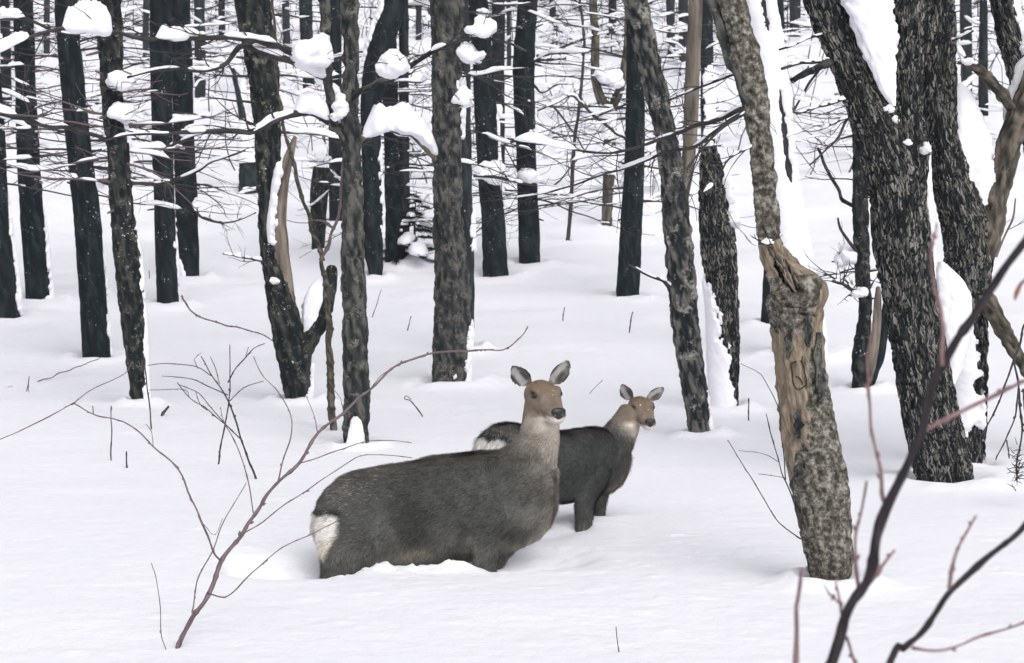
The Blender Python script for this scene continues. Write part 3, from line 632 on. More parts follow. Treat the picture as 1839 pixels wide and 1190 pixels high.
zone = np.maximum(zone, .2 * sstep(420, 380, npy))
a = tk.obj.data.attributes.new('zone', 'FLOAT', 'POINT'); a.data.foreach_set('value', zone.astype(np.float32))
# hollow with darker core between rows 440 and 520: press the front of the stem inwards
V = tk.V.copy(); hga = tk.obj.data.attributes['hgt']; hv = np.zeros(len(V), np.float32); hga.data.foreach_get('value', hv)
hv = .3 + .7 * hv
for (ax, ay, bx, by, wd, dp) in ((1384, 446, 1396, 470, 6, .04), (1400, 480, 1428, 522, 9, .07), (1410, 470, 1432, 508, 4, .03), (1392, 470, 1404, 498, 3, .02), (1436, 556, 1462, 566, 4, .025), (1398, 556, 1420, 570, 3, .02), (1410, 545, 1440, 548, 3, .02)):
    ab = np.array([bx - ax, by - ay], float); ap = np.stack([npx - ax, npy - ay], -1); t = np.clip((ap @ ab) / (ab @ ab), 0, 1)
    dist = np.linalg.norm(ap - t[:, None] * ab, axis=1) + 3 * fbm(np.stack([npx / 6, npy / 6, np.zeros(len(V))], -1), 2)
    mk = sstep(wd, wd * .45, dist) * front * (tk.V[:, 1] < tk.d)
    V[:, 1] += mk * dp; hv = hv * (1 - .97 * mk)
for (cx_, cy_, rr_, am) in ((1470, 520, 26, .035), (1395, 540, 30, .02), (1440, 530, 34, .03), (1376, 440, 14, .02)):
    mk = np.exp(-((npx - cx_) ** 2 + (npy - cy_) ** 2) / rr_ ** 2)
    cen = np.array([tk.at_py(cy_)[0]]); V += nrm(tk.V - cen) * (mk * am)[:, None] * front[:, None]
tk.obj.data.vertices.foreach_set('co', (V - tk.base).astype(np.float32).ravel()); hga.data.foreach_set('value', hv); tk.obj.data.update()
g = Geo()
for seq in ([(1416, 652), (1434, 649), (1440, 670), (1443, 688), (1438, 694), (1428, 699), (1420, 688), (1418, 668), (1416, 652)], [(1424, 675), (1432, 680), (1436, 690)], [(1434, 649), (1436, 640)]):
    P = np.array([on_surface('t21', x, y, .002) for x, y in seq]); V, F, bc = tube(P, np.full(len(P), .0034), 6, step=.01); g.add(V, F, bc, np.full(len(V), .15))
g.build('bark_scar', M['brown'], tk.root, tk.base)
g = Geo(); rs_ = np.random.RandomState(3)
for i in range(60):
    t_ = rs_.rand(); px_ = 1378 + 52 * t_ + rs_.uniform(-14, 30) * (.4 + t_ * .6); py_ = 436 + 86 * t_ + rs_.uniform(-8, 8); p_ = on_surface('t21', px_, py_, -.012); dv = nrm(np.array([-.35 + rs_.normal(0, .12), -.10 + rs_.normal(0, .12), .62])); l_ = rs_.uniform(.03, .13)
    V, F, bc = tube(np.array([p_ - dv * l_ * .5, p_, p_ + dv * l_ * .5 + np.array([0, -.006, 0])]), [.005, rs_.uniform(.004, .009), .001], 4); g.add(V, F, bc + rs_.uniform(0, 3, 3), np.full(len(V), rs_.uniform(.1, .95)))
o = g.build('splinters', M['wood'], tk.root, tk.base); o['kind'] = 'stuff'
for (px_, py_, hh_, ww_) in ((1464, 640, 44, 8), (1468, 690, 30, 9), (1428, 762, 24, 8), (1432, 850, 18, 10), (1412, 616, 26, 7), (1446, 592, 30, 7)):
    P_ = []
    for a_ in np.linspace(-1, 1, 7):
        for b_ in np.linspace(-1, 1, 5):
            wv_ = ww_ * (1 - .5 * abs(a_)) * (1 + .3 * math.sin(a_ * 9 + px_)); P_.append(on_surface('t21', px_ + b_ * wv_ + 2 * math.sin(a_ * 5 + py_), py_ + a_ * hh_, .008 + .012 * max(0, b_ * (1 if px_ > 1440 else -1)) + .004 * math.sin(a_ * 13 + b_ * 5)))
    P_ = np.array(P_); fo = mesh_obj('bark_flap', P_, grid_faces(7, 5, False)[:, ::-1], M['lichen'], tk.root, tk.base, {'bc': ('FLOAT_VECTOR', P_), 'hgt': ('FLOAT', np.clip(.5 + fbm(P_ * 60, 2), 0, 1))})
    sm_ = fo.modifiers.new('t', 'SOLIDIFY'); sm_.thickness = .007

# ------------------------------------------------------------------ traced boughs
branch('t7', [(628, 182), (652, 158), (689, 144), (736, 121), (786, 87), (847, 70), (900, 74), (945, 92)], 13, 4, 'lichen', dd=-.5, twigs=7, caps=[(.5, .62, 8, 8)])
branch('t7', [(590, 218), (558, 202), (528, 205), (484, 218), (450, 238), (400, 235), (353, 235), (316, 240), (232, 242), (190, 252)], 15, 4, 'twig', dd=-.6, twigs=10, caps=[(.02, .2, 30, 16), (.2, .42, 9, 8), (.6, .7, 13, 10)])
branch('t7', [(592, 140), (534, 114), (484, 96), (434, 84), (403, 114), (353, 126), (296, 124), (229, 139)], 15, 4, 'twig', dd=-.5, twigs=9, caps=[(.03, .22, 44, 22), (.24, .42, 10, 9)])
branch('t7', [(590, 118), (514, 91), (467, 74), (427, 69), (387, 69), (279, 69), (202, 59), (148, 49), (74, 60), (0, 91), (-60, 110)], 11, 5, 'twig', dd=-1.2, twigs=12, caps=[(.16, .34, 9, 9), (.42, .5, 20, 12), (.62, .76, 42, 20), (.84, .98, 16, 9)])
branch('t8', [(790, 300), (776, 279), (753, 252), (723, 234), (689, 232), (662, 244), (645, 254)], 17, 9, 'brown', dd=-.35, twigs=3, caps=[(.12, .98, 40, 22)])
branch('t3', [(-60, 185), (0, 198), (67, 220), (155, 237), (188, 249), (229, 266), (286, 267), (353, 242), (400, 234)], 12, 3, 'twig', d=20.5, dd=-.3, twigs=14, caps=[(.0, .22, 12, 9), (.6, .8, 14, 9)])
branch('t3', [(-40, 40), (30, 30), (90, 52), (140, 64)], 9, 3, 'twig', d=20.5, twigs=8, caps=[(.1, .5, 14, 8)])
branch('t5', [(235, 329), (296, 326), (353, 306), (383, 289), (440, 270)], 8, 3, 'twig', d=21, twigs=6, caps=[(.4, .9, 5, 5)])
branch('t5', [(200, 331), (140, 318), (70, 325)], 6, 2, 'twig', d=22, twigs=6)
branch('t5r', [(324, 340), (346, 356), (360, 387), (403, 400), (460, 382)], 8, 3, 'twig', dd=-.2, twigs=5, caps=[(.0, .35, 10, 8)])
branch('t6', [(490, 470), (470, 469), (437, 462), (400, 456)], 6, 2.5, 'twig', dd=-.2, twigs=2)
branch('t19', [(1206, 520), (1196, 512), (1188, 504), (1148, 486), (1130, 474)], 8, 4, 'twig', dd=-.3, caps=[(.6, .98, 4, 4)])
branch('t18', [(1128, 254), (1110, 240), (1069, 208), (1029, 173), (1002, 183), (965, 198)], 7, 3, 'twig', dd=-.4, twigs=4, caps=[(.55, .95, 5, 5)])
branch('t18', [(992, 188), (1030, 238), (1049, 268)], 4, 2, 'twig', d=25.5, twigs=2)
branch('t21', [(1345, 190), (1316, 200), (1280, 215), (1230, 232), (1170, 255), (1119, 269), (1069, 274), (961, 255), (911, 249)], 10, 2.5, 'twig', dd=.9, twigs=16, caps=[(.05, .2, 5, 5), (.78, .98, 13, 10)])
branch('t21', [(1345, 195), (1300, 222), (1250, 262), (1203, 272), (1136, 296), (1086, 313), (1018, 336), (961, 350), (861, 363)], 8, 2, 'twig', dd=1.2, twigs=16)
branch('t21', [(1340, 200), (1290, 235), (1255, 275), (1225, 315), (1200, 345)], 6, 2, 'twig', dd=-.2, twigs=6)
branch('t21', [(1330, 130), (1316, 134), (1260, 155), (1200, 180)], 7, 3, 'twig', dd=.4, twigs=4)
branch('t21', [(1352, 262), (1310, 285), (1290, 320), (1262, 345)], 5, 2, 'twig', dd=-.2, twigs=6)
branch('t23', [(1500, 104), (1485, 107), (1449, 111), (1403, 123)], 8, 5, 'twig', dd=-.2)
branch('t23', [(1490, 58), (1472, 62), (1440, 74), (1400, 90)], 5, 4, 'twig_purple', dd=-.2)
branch('t23', [(1530, 174), (1512, 178), (1470, 192), (1429, 203)], 6, 4, 'twig', dd=-.2)
branch('t23', [(1470, 128), (1452, 152), (1440, 172), (1427, 196)], 5, 4, 'twig', dd=-.2)
branch('t26', [(1546, 210), (1512, 214), (1475, 232), (1440, 236)], 5, 2, 'twig', twigs=5)
branch('t26', [(1546, 190), (1520, 215), (1504, 248), (1480, 272), (1455, 296)], 6, 2.5, 'twig', twigs=8)
branch('t26', [(1552, 470), (1530, 440), (1508, 410), (1504, 392)], 7, 4, 'twig', dd=-.15)
branch('t26', [(1560, 540), (1530, 520), (1512, 508), (1496, 504)], 10, 5, 'twig', dd=-.25, twigs=12)
branch('t26', [(1548, 372), (1532, 370), (1518, 362), (1505, 340), (1485, 300), (1468, 268)], 9, 5, 'moss', wob=2)
branch('t14', [(850, 316), (870, 316), (911, 322), (965, 334)], 6, 4, 'twig', d=24.5, twigs=4)
branch('t15', [(965, 100), (1000, 96), (1045, 92), (1090, 90)], 6, 3, 'twig', dd=-.3, twigs=5, caps=[(.2, .8, 7, 6)])
branch('t15', [(963, 108), (1010, 84), (1060, 66), (1120, 52)], 5, 2, 'twig', dd=-.3, twigs=5)
branch('t15', [(958, 108), (985, 107), (1015, 104)], 6, 4, 'twig', dd=-.3)
branch('t15', [(958, 150), (974, 167), (1000, 152), (1030, 150)], 5, 2, 'twig', dd=-.2)
branch('t24', [(1788, 462), (1800, 430), (1818, 395), (1823, 356)], 4, 3, 'twig_red', d=14.5, twigs=2)
branch('t24', [(1700, 76), (1718, 70), (1748, 54)], 5, 3, 'twig', dd=-.2)

# ---- snow lodged in forks and on boughs
for k, px, py, w, h, sd_, dz in [
    ('t7', 705, 118, 62, 62, 3, -.45), ('t7', 611, 196, 34, 74, 8, -.1), ('t7', 556, 96, 96, 78, 12, -.25),
    ('t7', 864, 52, 76, 44, 14, -.55), ('t7', 846, 100, 58, 44, 15, -.5), ('t7', 832, 176, 34, 60, 18, -.5),
    ('t4', 212, 148, 52, 52, 21, -.15), ('t4', 218, 204, 44, 44, 22, -.12), ('t4', 162, 22, 64, 56, 24, -.5),
    ('t5', 338, 62, 40, 26, 25, -.3), ('t5r', 337, 237, 30, 28, 27, -.3),
    ('t14', 886, 312, 52, 58, 31, -.3), ('t15', 950, 318, 48, 40, 32, -.3), ('t15', 968, 243, 52, 28, 33, -.3), ('t14', 868, 22, 26, 22, 34, -.2),
    ('t17', 1096, 140, 46, 66, 35, -.05), ('t21', 1378, 434, 26, 16, 37, -.1), ('t24', 1741, 110, 34, 20, 38, -.3),
    ('t23', 1597, 196, 18, 18, 40, -.25), ('t23', 1608, 216, 14, 16, 41, -.25), ('t23', 1630, 256, 14, 14, 42, -.3), ('t23', 1662, 270, 20, 34, 43, -.1),
    ('t26', 1522, 462, 46, 46, 44, .05), ('t26', 1544, 526, 30, 28, 45, -.1), ('t6', 492, 505, 16, 20, 46, -.2), ('t13', 580, 286, 40, 22, 47, -.02),
    ('t1', 5, 24, 26, 26, 48, -.3), ('t2', 76, 52, 40, 22, 49, -.3), ('t20', 1276, 262, 30, 22, 50, 0)]:
    clump(k, px, py, w, h, sd_, dz)
dg = bpy.context.evaluated_depsgraph_get(); done = []
for (ob_, me_), c_, rx_, rz_, sd_, tw_, bs_ in CLUMPS: done.append((finish_clump(ob_, me_, c_, rx_, rz_, sd_, dg), tw_, bs_, ob_, me_))
for (V, F), tw_, bs_, ob_, me_ in done:
    bpy.data.objects.remove(ob_); bpy.data.meshes.remove(me_)
    mesh_obj('snow_clump', V, F, M['snow_cap'], tw_, bs_)
# long snow wedges packed into the big forks
def wedge(key, pts, d, seed, thick=.5):
    tk = TREES[key]; P = np.array([at(x, y, d) for x, y, w in pts]); W = np.array([w * d / FPX / 2 for x, y, w in pts])
    P, W = resample(P, W, .02); n = 40; th = np.linspace(0, 2 * math.pi, n, endpoint=False)
    L = np.arange(len(P)) * .02
    q = np.stack([np.repeat(np.cos(th)[None], len(P), 0), np.repeat(np.sin(th)[None], len(P), 0), np.repeat(L[:, None], n, 1) * 4], -1) + seed
    ns = 1 + .30 * fbm(q * 1.6, 3) + .22 * fbm(q * 6, 3)
    X = W[:, None] * np.cos(th)[None] * ns; Y = np.maximum(W * thick, .03)[:, None] * np.sin(th)[None] * ns
    V = P[:, None] + np.stack([X, -Y, np.zeros_like(X)], -1)
    mesh_obj('snow_wedge', V.reshape(-1, 3), grid_faces(len(P), n), M['snow_cap'], tk.root, tk.base)
wedge('t23', [(1604, 190, 8), (1594, 160, 30), (1582, 100, 56), (1568, 40, 76), (1556, -10, 96), (1545, -70, 110), (1540, -90, 20)], 15.0, 3, .55)
wedge('t24', [(1748, 392, 14), (1752, 370, 62), (1750, 330, 82), (1742, 270, 84), (1732, 210, 66), (1722, 165, 40), (1724, 150, 12)], 16.1, 7, .45)
wedge('t24', [(1818, 240, 14), (1824, 215, 44), (1836, 180, 56), (1856, 120, 62), (1870, 80, 20)], 16.3, 9, .45)
wedge('t24', [(1706, 690, 20), (1712, 640, 46), (1716, 580, 62), (1712, 520, 56), (1700, 492, 36), (1690, 470, 10)], 15.7, 12, .5)
wedge('t23', [(1676, 500, 10), (1672, 420, 16), (1666, 340, 17), (1662, 270, 22), (1660, 246, 6)], 15.4, 15, .8)
wedge('t6', [(556, 618, 8), (558, 600, 24), (562, 570, 38), (566, 540, 40), (570, 515, 26), (572, 500, 6)], TREES['t6'].d, 23, .5)
wedge('t7', [(640, 812, 34), (640, 785, 27), (640, 766, 23), (639, 754, 17), (638, 747, 6)], 17.05, 19, .8)

# ---- dead boughs
dead_boughs('t1', 8, 40, 330, .6, 1.6, side=1, seed=1)
dead_boughs('t2', 22, -20, 300, .5, 1.5, seed=2, mat='twig_red')
dead_boughs('t3', 19, 30, 360, .6, 1.6, seed=3)
dead_boughs('t4', 10, 60, 330, .5, 1.2, seed=4, mat='twig_red', snow=.3)
dead_boughs('t5', 25, -20, 340, .6, 1.7, seed=5)
dead_boughs('t5r', 16, -20, 360, .6, 1.5, seed=6)
dead_boughs('t5b', 19, -20, 140, .8, 2.2, seed=7)
dead_boughs('t9', 10, 0, 330, .6, 1.4, seed=8)
dead_boughs('t10', 28, -20, 400, .6, 1.7, seed=9)
dead_boughs('t11', 22, -20, 360, .6, 1.8, seed=10)
dead_boughs('t12', 16, -20, 150, .8, 2, seed=11)
dead_boughs('t14', 19, -20, 380, .5, 1.5, seed=12)
dead_boughs('t15', 30, -20, 390, .6, 1.9, seed=13)
dead_boughs('t18', 22, -20, 380, .6, 1.8, seed=14)
dead_boughs('t17', 8, -20, 200, .5, 1.3, seed=15)
dead_boughs('t20b', 14, -20, 230, .6, 1.5, seed=16)
dead_boughs('t27', 8, -20, 200, .6, 1.3, seed=17)
dead_boughs('t16', 7, 60, 330, .3, .8, seed=18, snow=0, thick=.005)
dead_boughs('t8', 7, -20, 380, .4, 1.0, seed=19, side=1)
dead_boughs('t6', 6, 20, 300, .5, 1.1, seed=20)
dead_boughs('t26', 12, 170, 520, .25, .8, seed=21, snow=.2, thick=.007)
for i in range(len(FAR)): dead_boughs('f%d' % i, 13, -40, FAR[i][1][0][1] - 8, .9, 2.4, seed=30 + i, thick=.014, sub=3)
# ------------------------------------------------------------------ small snow-laden conifers on the slope
def needle_mat():
    m, N, L, b = new_mat('needles_dark', .8, .2)
    t = N.new('ShaderNodeTexCoord'); n = noise_node(N, L, t.outputs['Object'], 30, 3)
    L.new(ramp(N, L, n, [(.3, (.008, .014, .014)), (.7, (.028, .042, .036))]), b.inputs['Base Color']); return m
M['needle'] = needle_mat()
def small_conifer(px, py, hpx, label, seed, n=14, spread=.45, snow=.5, d=None):
    rs = np.random.RandomState(seed); b = hit(px, py); k = b[1] / FPX; H = hpx * k
    root = thing('young_conifer', label, 'conifer', b, 'young conifers on the slope')
    V, F, bc = tube(np.array([b + [0, 0, -.2], b + [0, 0, H * .5], b + [.02, 0, H]]), [.022, .014, .004], 7, step=.06)
    mesh_obj('trunk', V, F, M['twig'], root, b, {'bc': ('FLOAT_VECTOR', bc), 'hgt': ('FLOAT', np.full(len(V), .4))})
    nv, nf, c0 = [], [], 0; g = Geo(); sg = Geo()
    for i in range(n):
        t = .08 + .9 * i / n + rs.uniform(-.03, .03); L_ = H * spread * (1.05 - t) * rs.uniform(.7, 1.2) + .05; az = i * 2.4 + rs.uniform(-.4, .4)
        dv = np.array([math.cos(az), math.sin(az), rs.uniform(-.15, .15)]); m = 7
        pts = [b + [0, 0, H * t]]
        for j in range(m): pts.append(pts[-1] + nrm(dv + np.array([0, 0, -.10 * j / m * 3])) * L_ / m)
        pts = np.array(pts); V, F, bc = tube(pts, np.linspace(.007, .002, m + 1), 4); g.add(V, F, bc)
        q = int(170 * L_ / .3) + 40
        for _ in range(q):
            u = rs.uniform(.1, 1) * m; j = min(int(u), m - 1); p = pts[j] + (pts[j + 1] - pts[j]) * (u - j)
            w = nrm(nrm(dv) * .7 + rs.uniform(-1, 1, 3) * np.array([1, 1, .45])); l = rs.uniform(.04, .10); sd2 = nrm(np.cross(w, rs.uniform(-1, 1, 3))) * .006
            nv += [p - sd2, p + sd2, p + w * l]; nf.append((c0, c0 + 1, c0 + 2)); c0 += 3
        if rs.rand() < snow:
            V, F = snow_lump(pts[2:] + np.array([0, 0, .015]), np.full(m - 1, L_ * .22), np.full(m - 1, L_ * .16 + .01), seed=rs.rand() * 50, n=12, step=.03); sg.add(V, F)
    o = g.build('boughs', M['twig'], root, b); o['kind'] = 'stuff'
    o = mesh_obj('needles', np.array(nv), np.array(nf), M['needle'], root, b, smooth=False); o['kind'] = 'stuff'
    s = sg.build('bough_snow', M['snow_cap'], root, b)
    if s: s['kind'] = 'stuff'
small_conifer(745, 470, 128, 'young dark conifer with snow on its boughs beside the snow-streaked trunks', 1, 26, .55)
small_conifer(715, 472, 70, 'tiny bushy conifer at the foot of the snow-streaked trunks', 2, 12, .6)
for i, (px, py, h, lb) in enumerate([
    (1000, 84, 60, 'snow-covered young conifer right of the lone middle conifer near the top'), (1098, 96, 74, 'young conifer above the ball of snow in the forked tree'),
    (1130, 40, 60, 'young conifer at the top edge left of the leaning lichen tree'), (770, 60, 84, 'young conifer at the top edge left of the thick lichen-spotted tree'),
    (240, 70, 90, 'young conifer at the top edge left of the touching pair'), (388, 40, 70, 'young conifer at the top edge right of the touching pair'),
    (1414, 62, 80, 'young conifer at the top edge behind the left stem of the massive forked tree'), (1756, 40, 70, 'young conifer at the top edge left of the upper right leaning trunk'),
    (15, 150, 110, 'young conifer at the left edge behind the leftmost trunks'), (1300, 60, 70, 'young conifer at the top edge left of the peeled snag'),
    (1530, 190, 60, 'young conifer half hidden behind the massive forked tree'), (1040, 20, 60, 'topmost young conifer near the slim rod-like sapling')]):
    small_conifer(px, py, h, lb, 10 + i, 12, .62, .75)

# ------------------------------------------------------------------ far undergrowth, a mass of snowy twigs high on the slope
def undergrowth():
    rs = np.random.RandomState(77); g = Geo(); sg = Geo()
    for i in range(420):
        y = rs.uniform(38, 78); x = rs.uniform(-.25, .25) * y; z = float(ground0(np.array([x]), np.array([y]))[0]); h = rs.uniform(.5, 2.6)
        lean = np.array([rs.normal(0, .35), rs.normal(0, .2), 1.0]); p = np.array([x, y, z - .1]); pts = [p]; k = 6
        for j in range(k): pts.append(pts[-1] + nrm(lean + rs.normal(0, .16, 3)) * h / k)
        pts = np.array(pts); V, F, bc = tube(pts, np.linspace(rs.uniform(.006, .016), .003, k + 1), 4); g.add(V, F, bc)
        for j in range(rs.randint(3, 8)):
            a = rs.randint(1, k + 1); az = rs.uniform(0, 6.28); dv = np.array([math.cos(az), math.sin(az), rs.uniform(-.2, .35)]); l2 = rs.uniform(.3, 1.1); q = [pts[a]]
            for _ in range(4): dv = nrm(dv + rs.normal(0, .15, 3)); q.append(q[-1] + dv * l2 / 4)
            q = np.array(q); V, F, bc = tube(q, np.linspace(.007, .002, 5), 3); g.add(V, F, bc)
            if rs.rand() < .85:
                w = rs.uniform(.02, .075); V, F = snow_lump(q + np.array([0, 0, .008]), np.full(5, w), np.full(5, w * .9), seed=i, n=8, step=.07); sg.add(V, F)
    o = g.build('undergrowth', M['twig'], None, None); o['kind'] = 'stuff'
    o2 = sg.build('twig_snow', M['snow_cap'], o, None); o2['kind'] = 'stuff'
undergrowth()

# ------------------------------------------------------------------ bare shrubs and stalks
class Shrub:
    def __init__(s, name, label, cat, base, mat):
        s.b = np.array(base); s.root = thing(name, label, cat, base); s.mat = mat
    def stem(s, pts, w0, w1, d0, d1, name='twig', mat=None, buds=0, wscale=None):
        n = len(pts); D = np.linspace(d0, d1, n); P = np.array([at(x, y, D[i]) for i, (x, y) in enumerate(pts)])
        W = np.linspace(w0, w1, n) * D / FPX / 2
        P, W = resample(P, W, .02 if d0 > 6 else .012)
        i = np.arange(len(P)); W = np.maximum(W, .0009) * (1 + .16 * vnoise(np.stack([i * .5, i * 0 + pts[0][0], i * 0.], -1)))
        Ls = np.concatenate([[0], np.cumsum(np.linalg.norm(np.diff(P, axis=0), axis=1))]); nd = .085 if d0 > 6 else .06
        W = W * (1 + (.45 if d0 > 6 else .22) * np.exp(-(((Ls + pts[0][0] * .013) % nd - nd / 2) / .006) ** 2)) if w0 > 2 else W
        P = P + np.stack([vnoise(np.stack([i * .16, i * 0. + k * 9 + pts[0][1], i * 0.], -1)) for k in range(3)], -1) * np.minimum(.009, W * 1.8)[:, None]
        g = Geo(); V, F, bc = tube(P, W, 8); g.add(V, F, bc, np.clip(.5 + .8 * fbm(bc * np.array([150, 150, 30]), 2), 0, 1))
        for k in range(buds if len(P) > 4 else 0):
            j = random.randrange(2, len(P) - 1); r = W[j] * .85 + .0007
            t = nrm(P[j] - P[j - 1]); sd2 = nrm(np.cross(t, RNG.uniform(-1, 1, 3)))
            V, F, bc = tube(np.array([P[j], P[j] + (t * .8 + sd2 * .8) * r * 1.5, P[j] + (t + sd2 * .9) * r * 2.6]), [r, r * 1.1, r * .2], 6); g.add(V, F, bc)
        return g.build(name, M[mat or s.mat], s.root, s.b)
b1 = hit(323, 1168); dF = b1[1]
f1 = Shrub('bare_shrub', 'thin reddish bare shrub arching from the lower left in front of the larger deer', 'shrub', b1, 'twig_red')
f1.stem([(316, 1190), (323, 1163), (347, 1110), (376, 1066), (397, 1005), (434, 960), (455, 920), (498, 867), (535, 833), (569, 777), (618, 739), (663, 698), (714, 655), (773, 633), (845, 629), (905, 629), (935, 605), (947, 586)], 9.5, 1.6, dF, dF + 1.2, 'stem', buds=14)
for pts, w0, w1, z0, z1 in [
    ([(397, 1005), (381, 986), (365, 941), (344, 888), (315, 835), (275, 801), (228, 758), (169, 743), (132, 724)], 4, 2, .2, .6),
    ([(132, 724), (79, 753), (30, 776), (-20, 796)], 2, 1.6, .6, .7), ([(130, 726), (164, 700), (222, 671), (236, 650)], 2, 1.3, .6, .8),
    ([(347, 1110), (352, 1060), (358, 1035), (381, 989), (402, 936), (442, 867)], 2.6, 1.5, .05, .35), ([(455, 920), (445, 862), (424, 798), (402, 756), (396, 730)], 2.4, 1.4, .35, .5),
    ([(434, 960), (470, 938), (508, 909), (561, 872), (600, 846), (640, 822), (680, 817), (740, 821)], 2.6, 1.3, .3, .7),
    ([(376, 1066), (408, 1068), (455, 1026), (498, 989), (561, 957), (612, 930)], 2.8, 1.4, .1, .5), ([(498, 867), (508, 830), (521, 788), (522, 745), (500, 705), (471, 674), (455, 640)], 2.6, 1.3, .5, .7),
    ([(535, 833), (570, 822), (610, 806), (655, 793), (700, 790), (740, 795)], 2.2, 1.2, .55, .8), ([(569, 777), (563, 745), (550, 713)], 2, 1.2, .65, .8),
    ([(663, 698), (690, 670), (735, 648), (765, 640)], 1.8, 1.2, .85, .95), ([(365, 941), (385, 960), (400, 930)], 1.4, 1, .25, .3), ([(275, 801), (272, 775), (262, 762)], 1.4, 1, .4, .45),
    ([(169, 743), (168, 728)], 2, 1.6, .55, .55), ([(618, 739), (612, 715), (600, 700)], 1.5, 1, .7, .75)]:
    f1.stem(pts, w0, w1, dF + z0, dF + z1, buds=max(1, len(pts) // 2))
b2 = hit(458, 862); d2 = b2[1]
f2 = Shrub('bare_shrub', 'leafless twiggy shrub left of the larger deer, below the black leaning tree', 'shrub', b2, 'twig')
for pts, w0, w1, z0, z1 in [
    ([(462, 875), (458, 862), (434, 788), (408, 719), (381, 674), (360, 639)], 4.2, 1.5, 0, .2), ([(391, 835), (400, 780), (410, 719), (413, 665), (413, 618)], 3.2, 1.4, -.1, .1), ([(381, 674), (355, 660), (328, 653), (290, 652), (265, 655)], 2, 1.2, .15, .3),
    ([(408, 708), (370, 692), (340, 680), (290, 676)], 2, 1.2, .1, .3), ([(434, 792), (400, 758), (370, 735), (340, 714), (318, 687)], 2.6, 1.3, .05, .3), ([(400, 756), (372, 722), (352, 702), (322, 690)], 1.8, 1.2, .1, .3),
    ([(408, 688), (425, 660), (450, 629), (475, 617)], 2.2, 1.3, .1, .0), ([(410, 720), (440, 696), (474, 684)], 1.8, 1.2, .1, 0), ([(395, 690), (388, 660), (378, 640)], 1.6, 1.1, .15, .2), ([(340, 715), (330, 700), (268, 700)], 1.4, 1, .3, .4), ([(440, 640), (446, 622)], 1.2, 1, 0, 0),
    ([(355, 662), (350, 645), (362, 634)], 1.3, 1, .2, .2), ([(372, 735), (360, 726), (352, 704)], 1.4, 1, .2, .25)]:
    f2.stem(pts, w0, w1, d2 + z0, d2 + z1, buds=3)
# large blurred shrub close to the viewer at the lower right
D4 = 3.5; b4 = np.array([at(1330, 2900, D4)[0], D4, 0.0]); b4[2] = float(ground0(np.array([b4[0]]), np.array([b4[1]]))[0])
f4 = Shrub('foreground_shrub', 'out-of-focus purple-brown shrub close to the viewer at the lower right', 'shrub', b4, 'twig_pink')
f4.stem([(1330, 2840), (1342, 2100), (1420, 1480), (1491, 1190), (1556, 1042), (1598, 900), (1660, 775), (1699, 655), (1760, 552), (1839, 428), (1930, 290)], 23, 14, D4, D4 + .1, 'stem', 'twig_purple')
f4.stem([(1332, 2840), (1370, 2200), (1470, 1480), (1598, 1190), (1634, 1164), (1708, 1060), (1798, 983), (1845, 942), (1920, 880)], 14, 10, D4 + .05, D4 + .3, 'stem', 'twig_purple')
f4.stem([(1328, 2840), (1370, 1800), (1426, 1190), (1434, 1080), (1439, 1021)], 12, 6, D4 + .05, D4 + .1)
for pts, w0, w1 in [([(1697, 650), (1687, 576), (1676, 463), (1681, 400)], 8, 4), ([(1596, 904), (1580, 860), (1569, 807), (1566, 728), (1562, 650), (1568, 580)], 8, 4), ([(1546, 1060), (1540, 1010), (1539, 969), (1546, 905), (1553, 866)], 8, 4),
                    ([(1560, 1048), (1585, 1018), (1606, 992)], 7, 5), ([(1664, 776), (1710, 748), (1766, 719), (1825, 690), (1880, 672)], 9, 6), ([(1518, 1125), (1510, 1080), (1502, 1045)], 5, 3.5), ([(1510, 1090), (1490, 1068), (1480, 1050)], 4, 2.5),
                    ([(1522, 1140), (1530, 1170), (1540, 1230), (1520, 1400)], 6, 6), ([(1708, 1060), (1718, 1004), (1735, 965), (1751, 928)], 7, 4), ([(1636, 1168), (1674, 1169), (1720, 1158), (1760, 1142), (1839, 1121), (1900, 1100)], 6, 4), ([(1846, 420), (1860, 470), (1836, 512)], 5, 4)]:
    f4.stem(pts, w0, w1, D4 + .06, D4 + .1, buds=4)
c = at(1829, 522, D4 + .12); k = D4 / FPX; u = np.linspace(0, 1, 9); v = np.linspace(-1, 1, 7); lv = []
for a in u:
    for q in v:
        wv = 9 * math.sin(math.pi * min(1, a * .95 + .05)) ** .7
        lv.append(c + k * np.array([(-a * 12 + 6) + q * wv * .7, 5 * q * q + 3 * math.sin(a * 5), (18 - a * 36) + q * wv * .45]))
m, N, L, b = new_mat('dead_leaf_brown', .7, .2); tcn = N.new('ShaderNodeTexCoord')
L.new(ramp(N, L, noise_node(N, L, tcn.outputs['Object'], 300, 3), [(.3, (.22, .09, .05)), (.7, (.36, .17, .11))]), b.inputs['Base Color']); M['leaf'] = m
lf = mesh_obj('dead_leaf', np.array(lv), grid_faces(9, 7, False), M['leaf'], f4.root, b4)
sm = lf.modifiers.new('t', 'SOLIDIFY'); sm.thickness = .0006
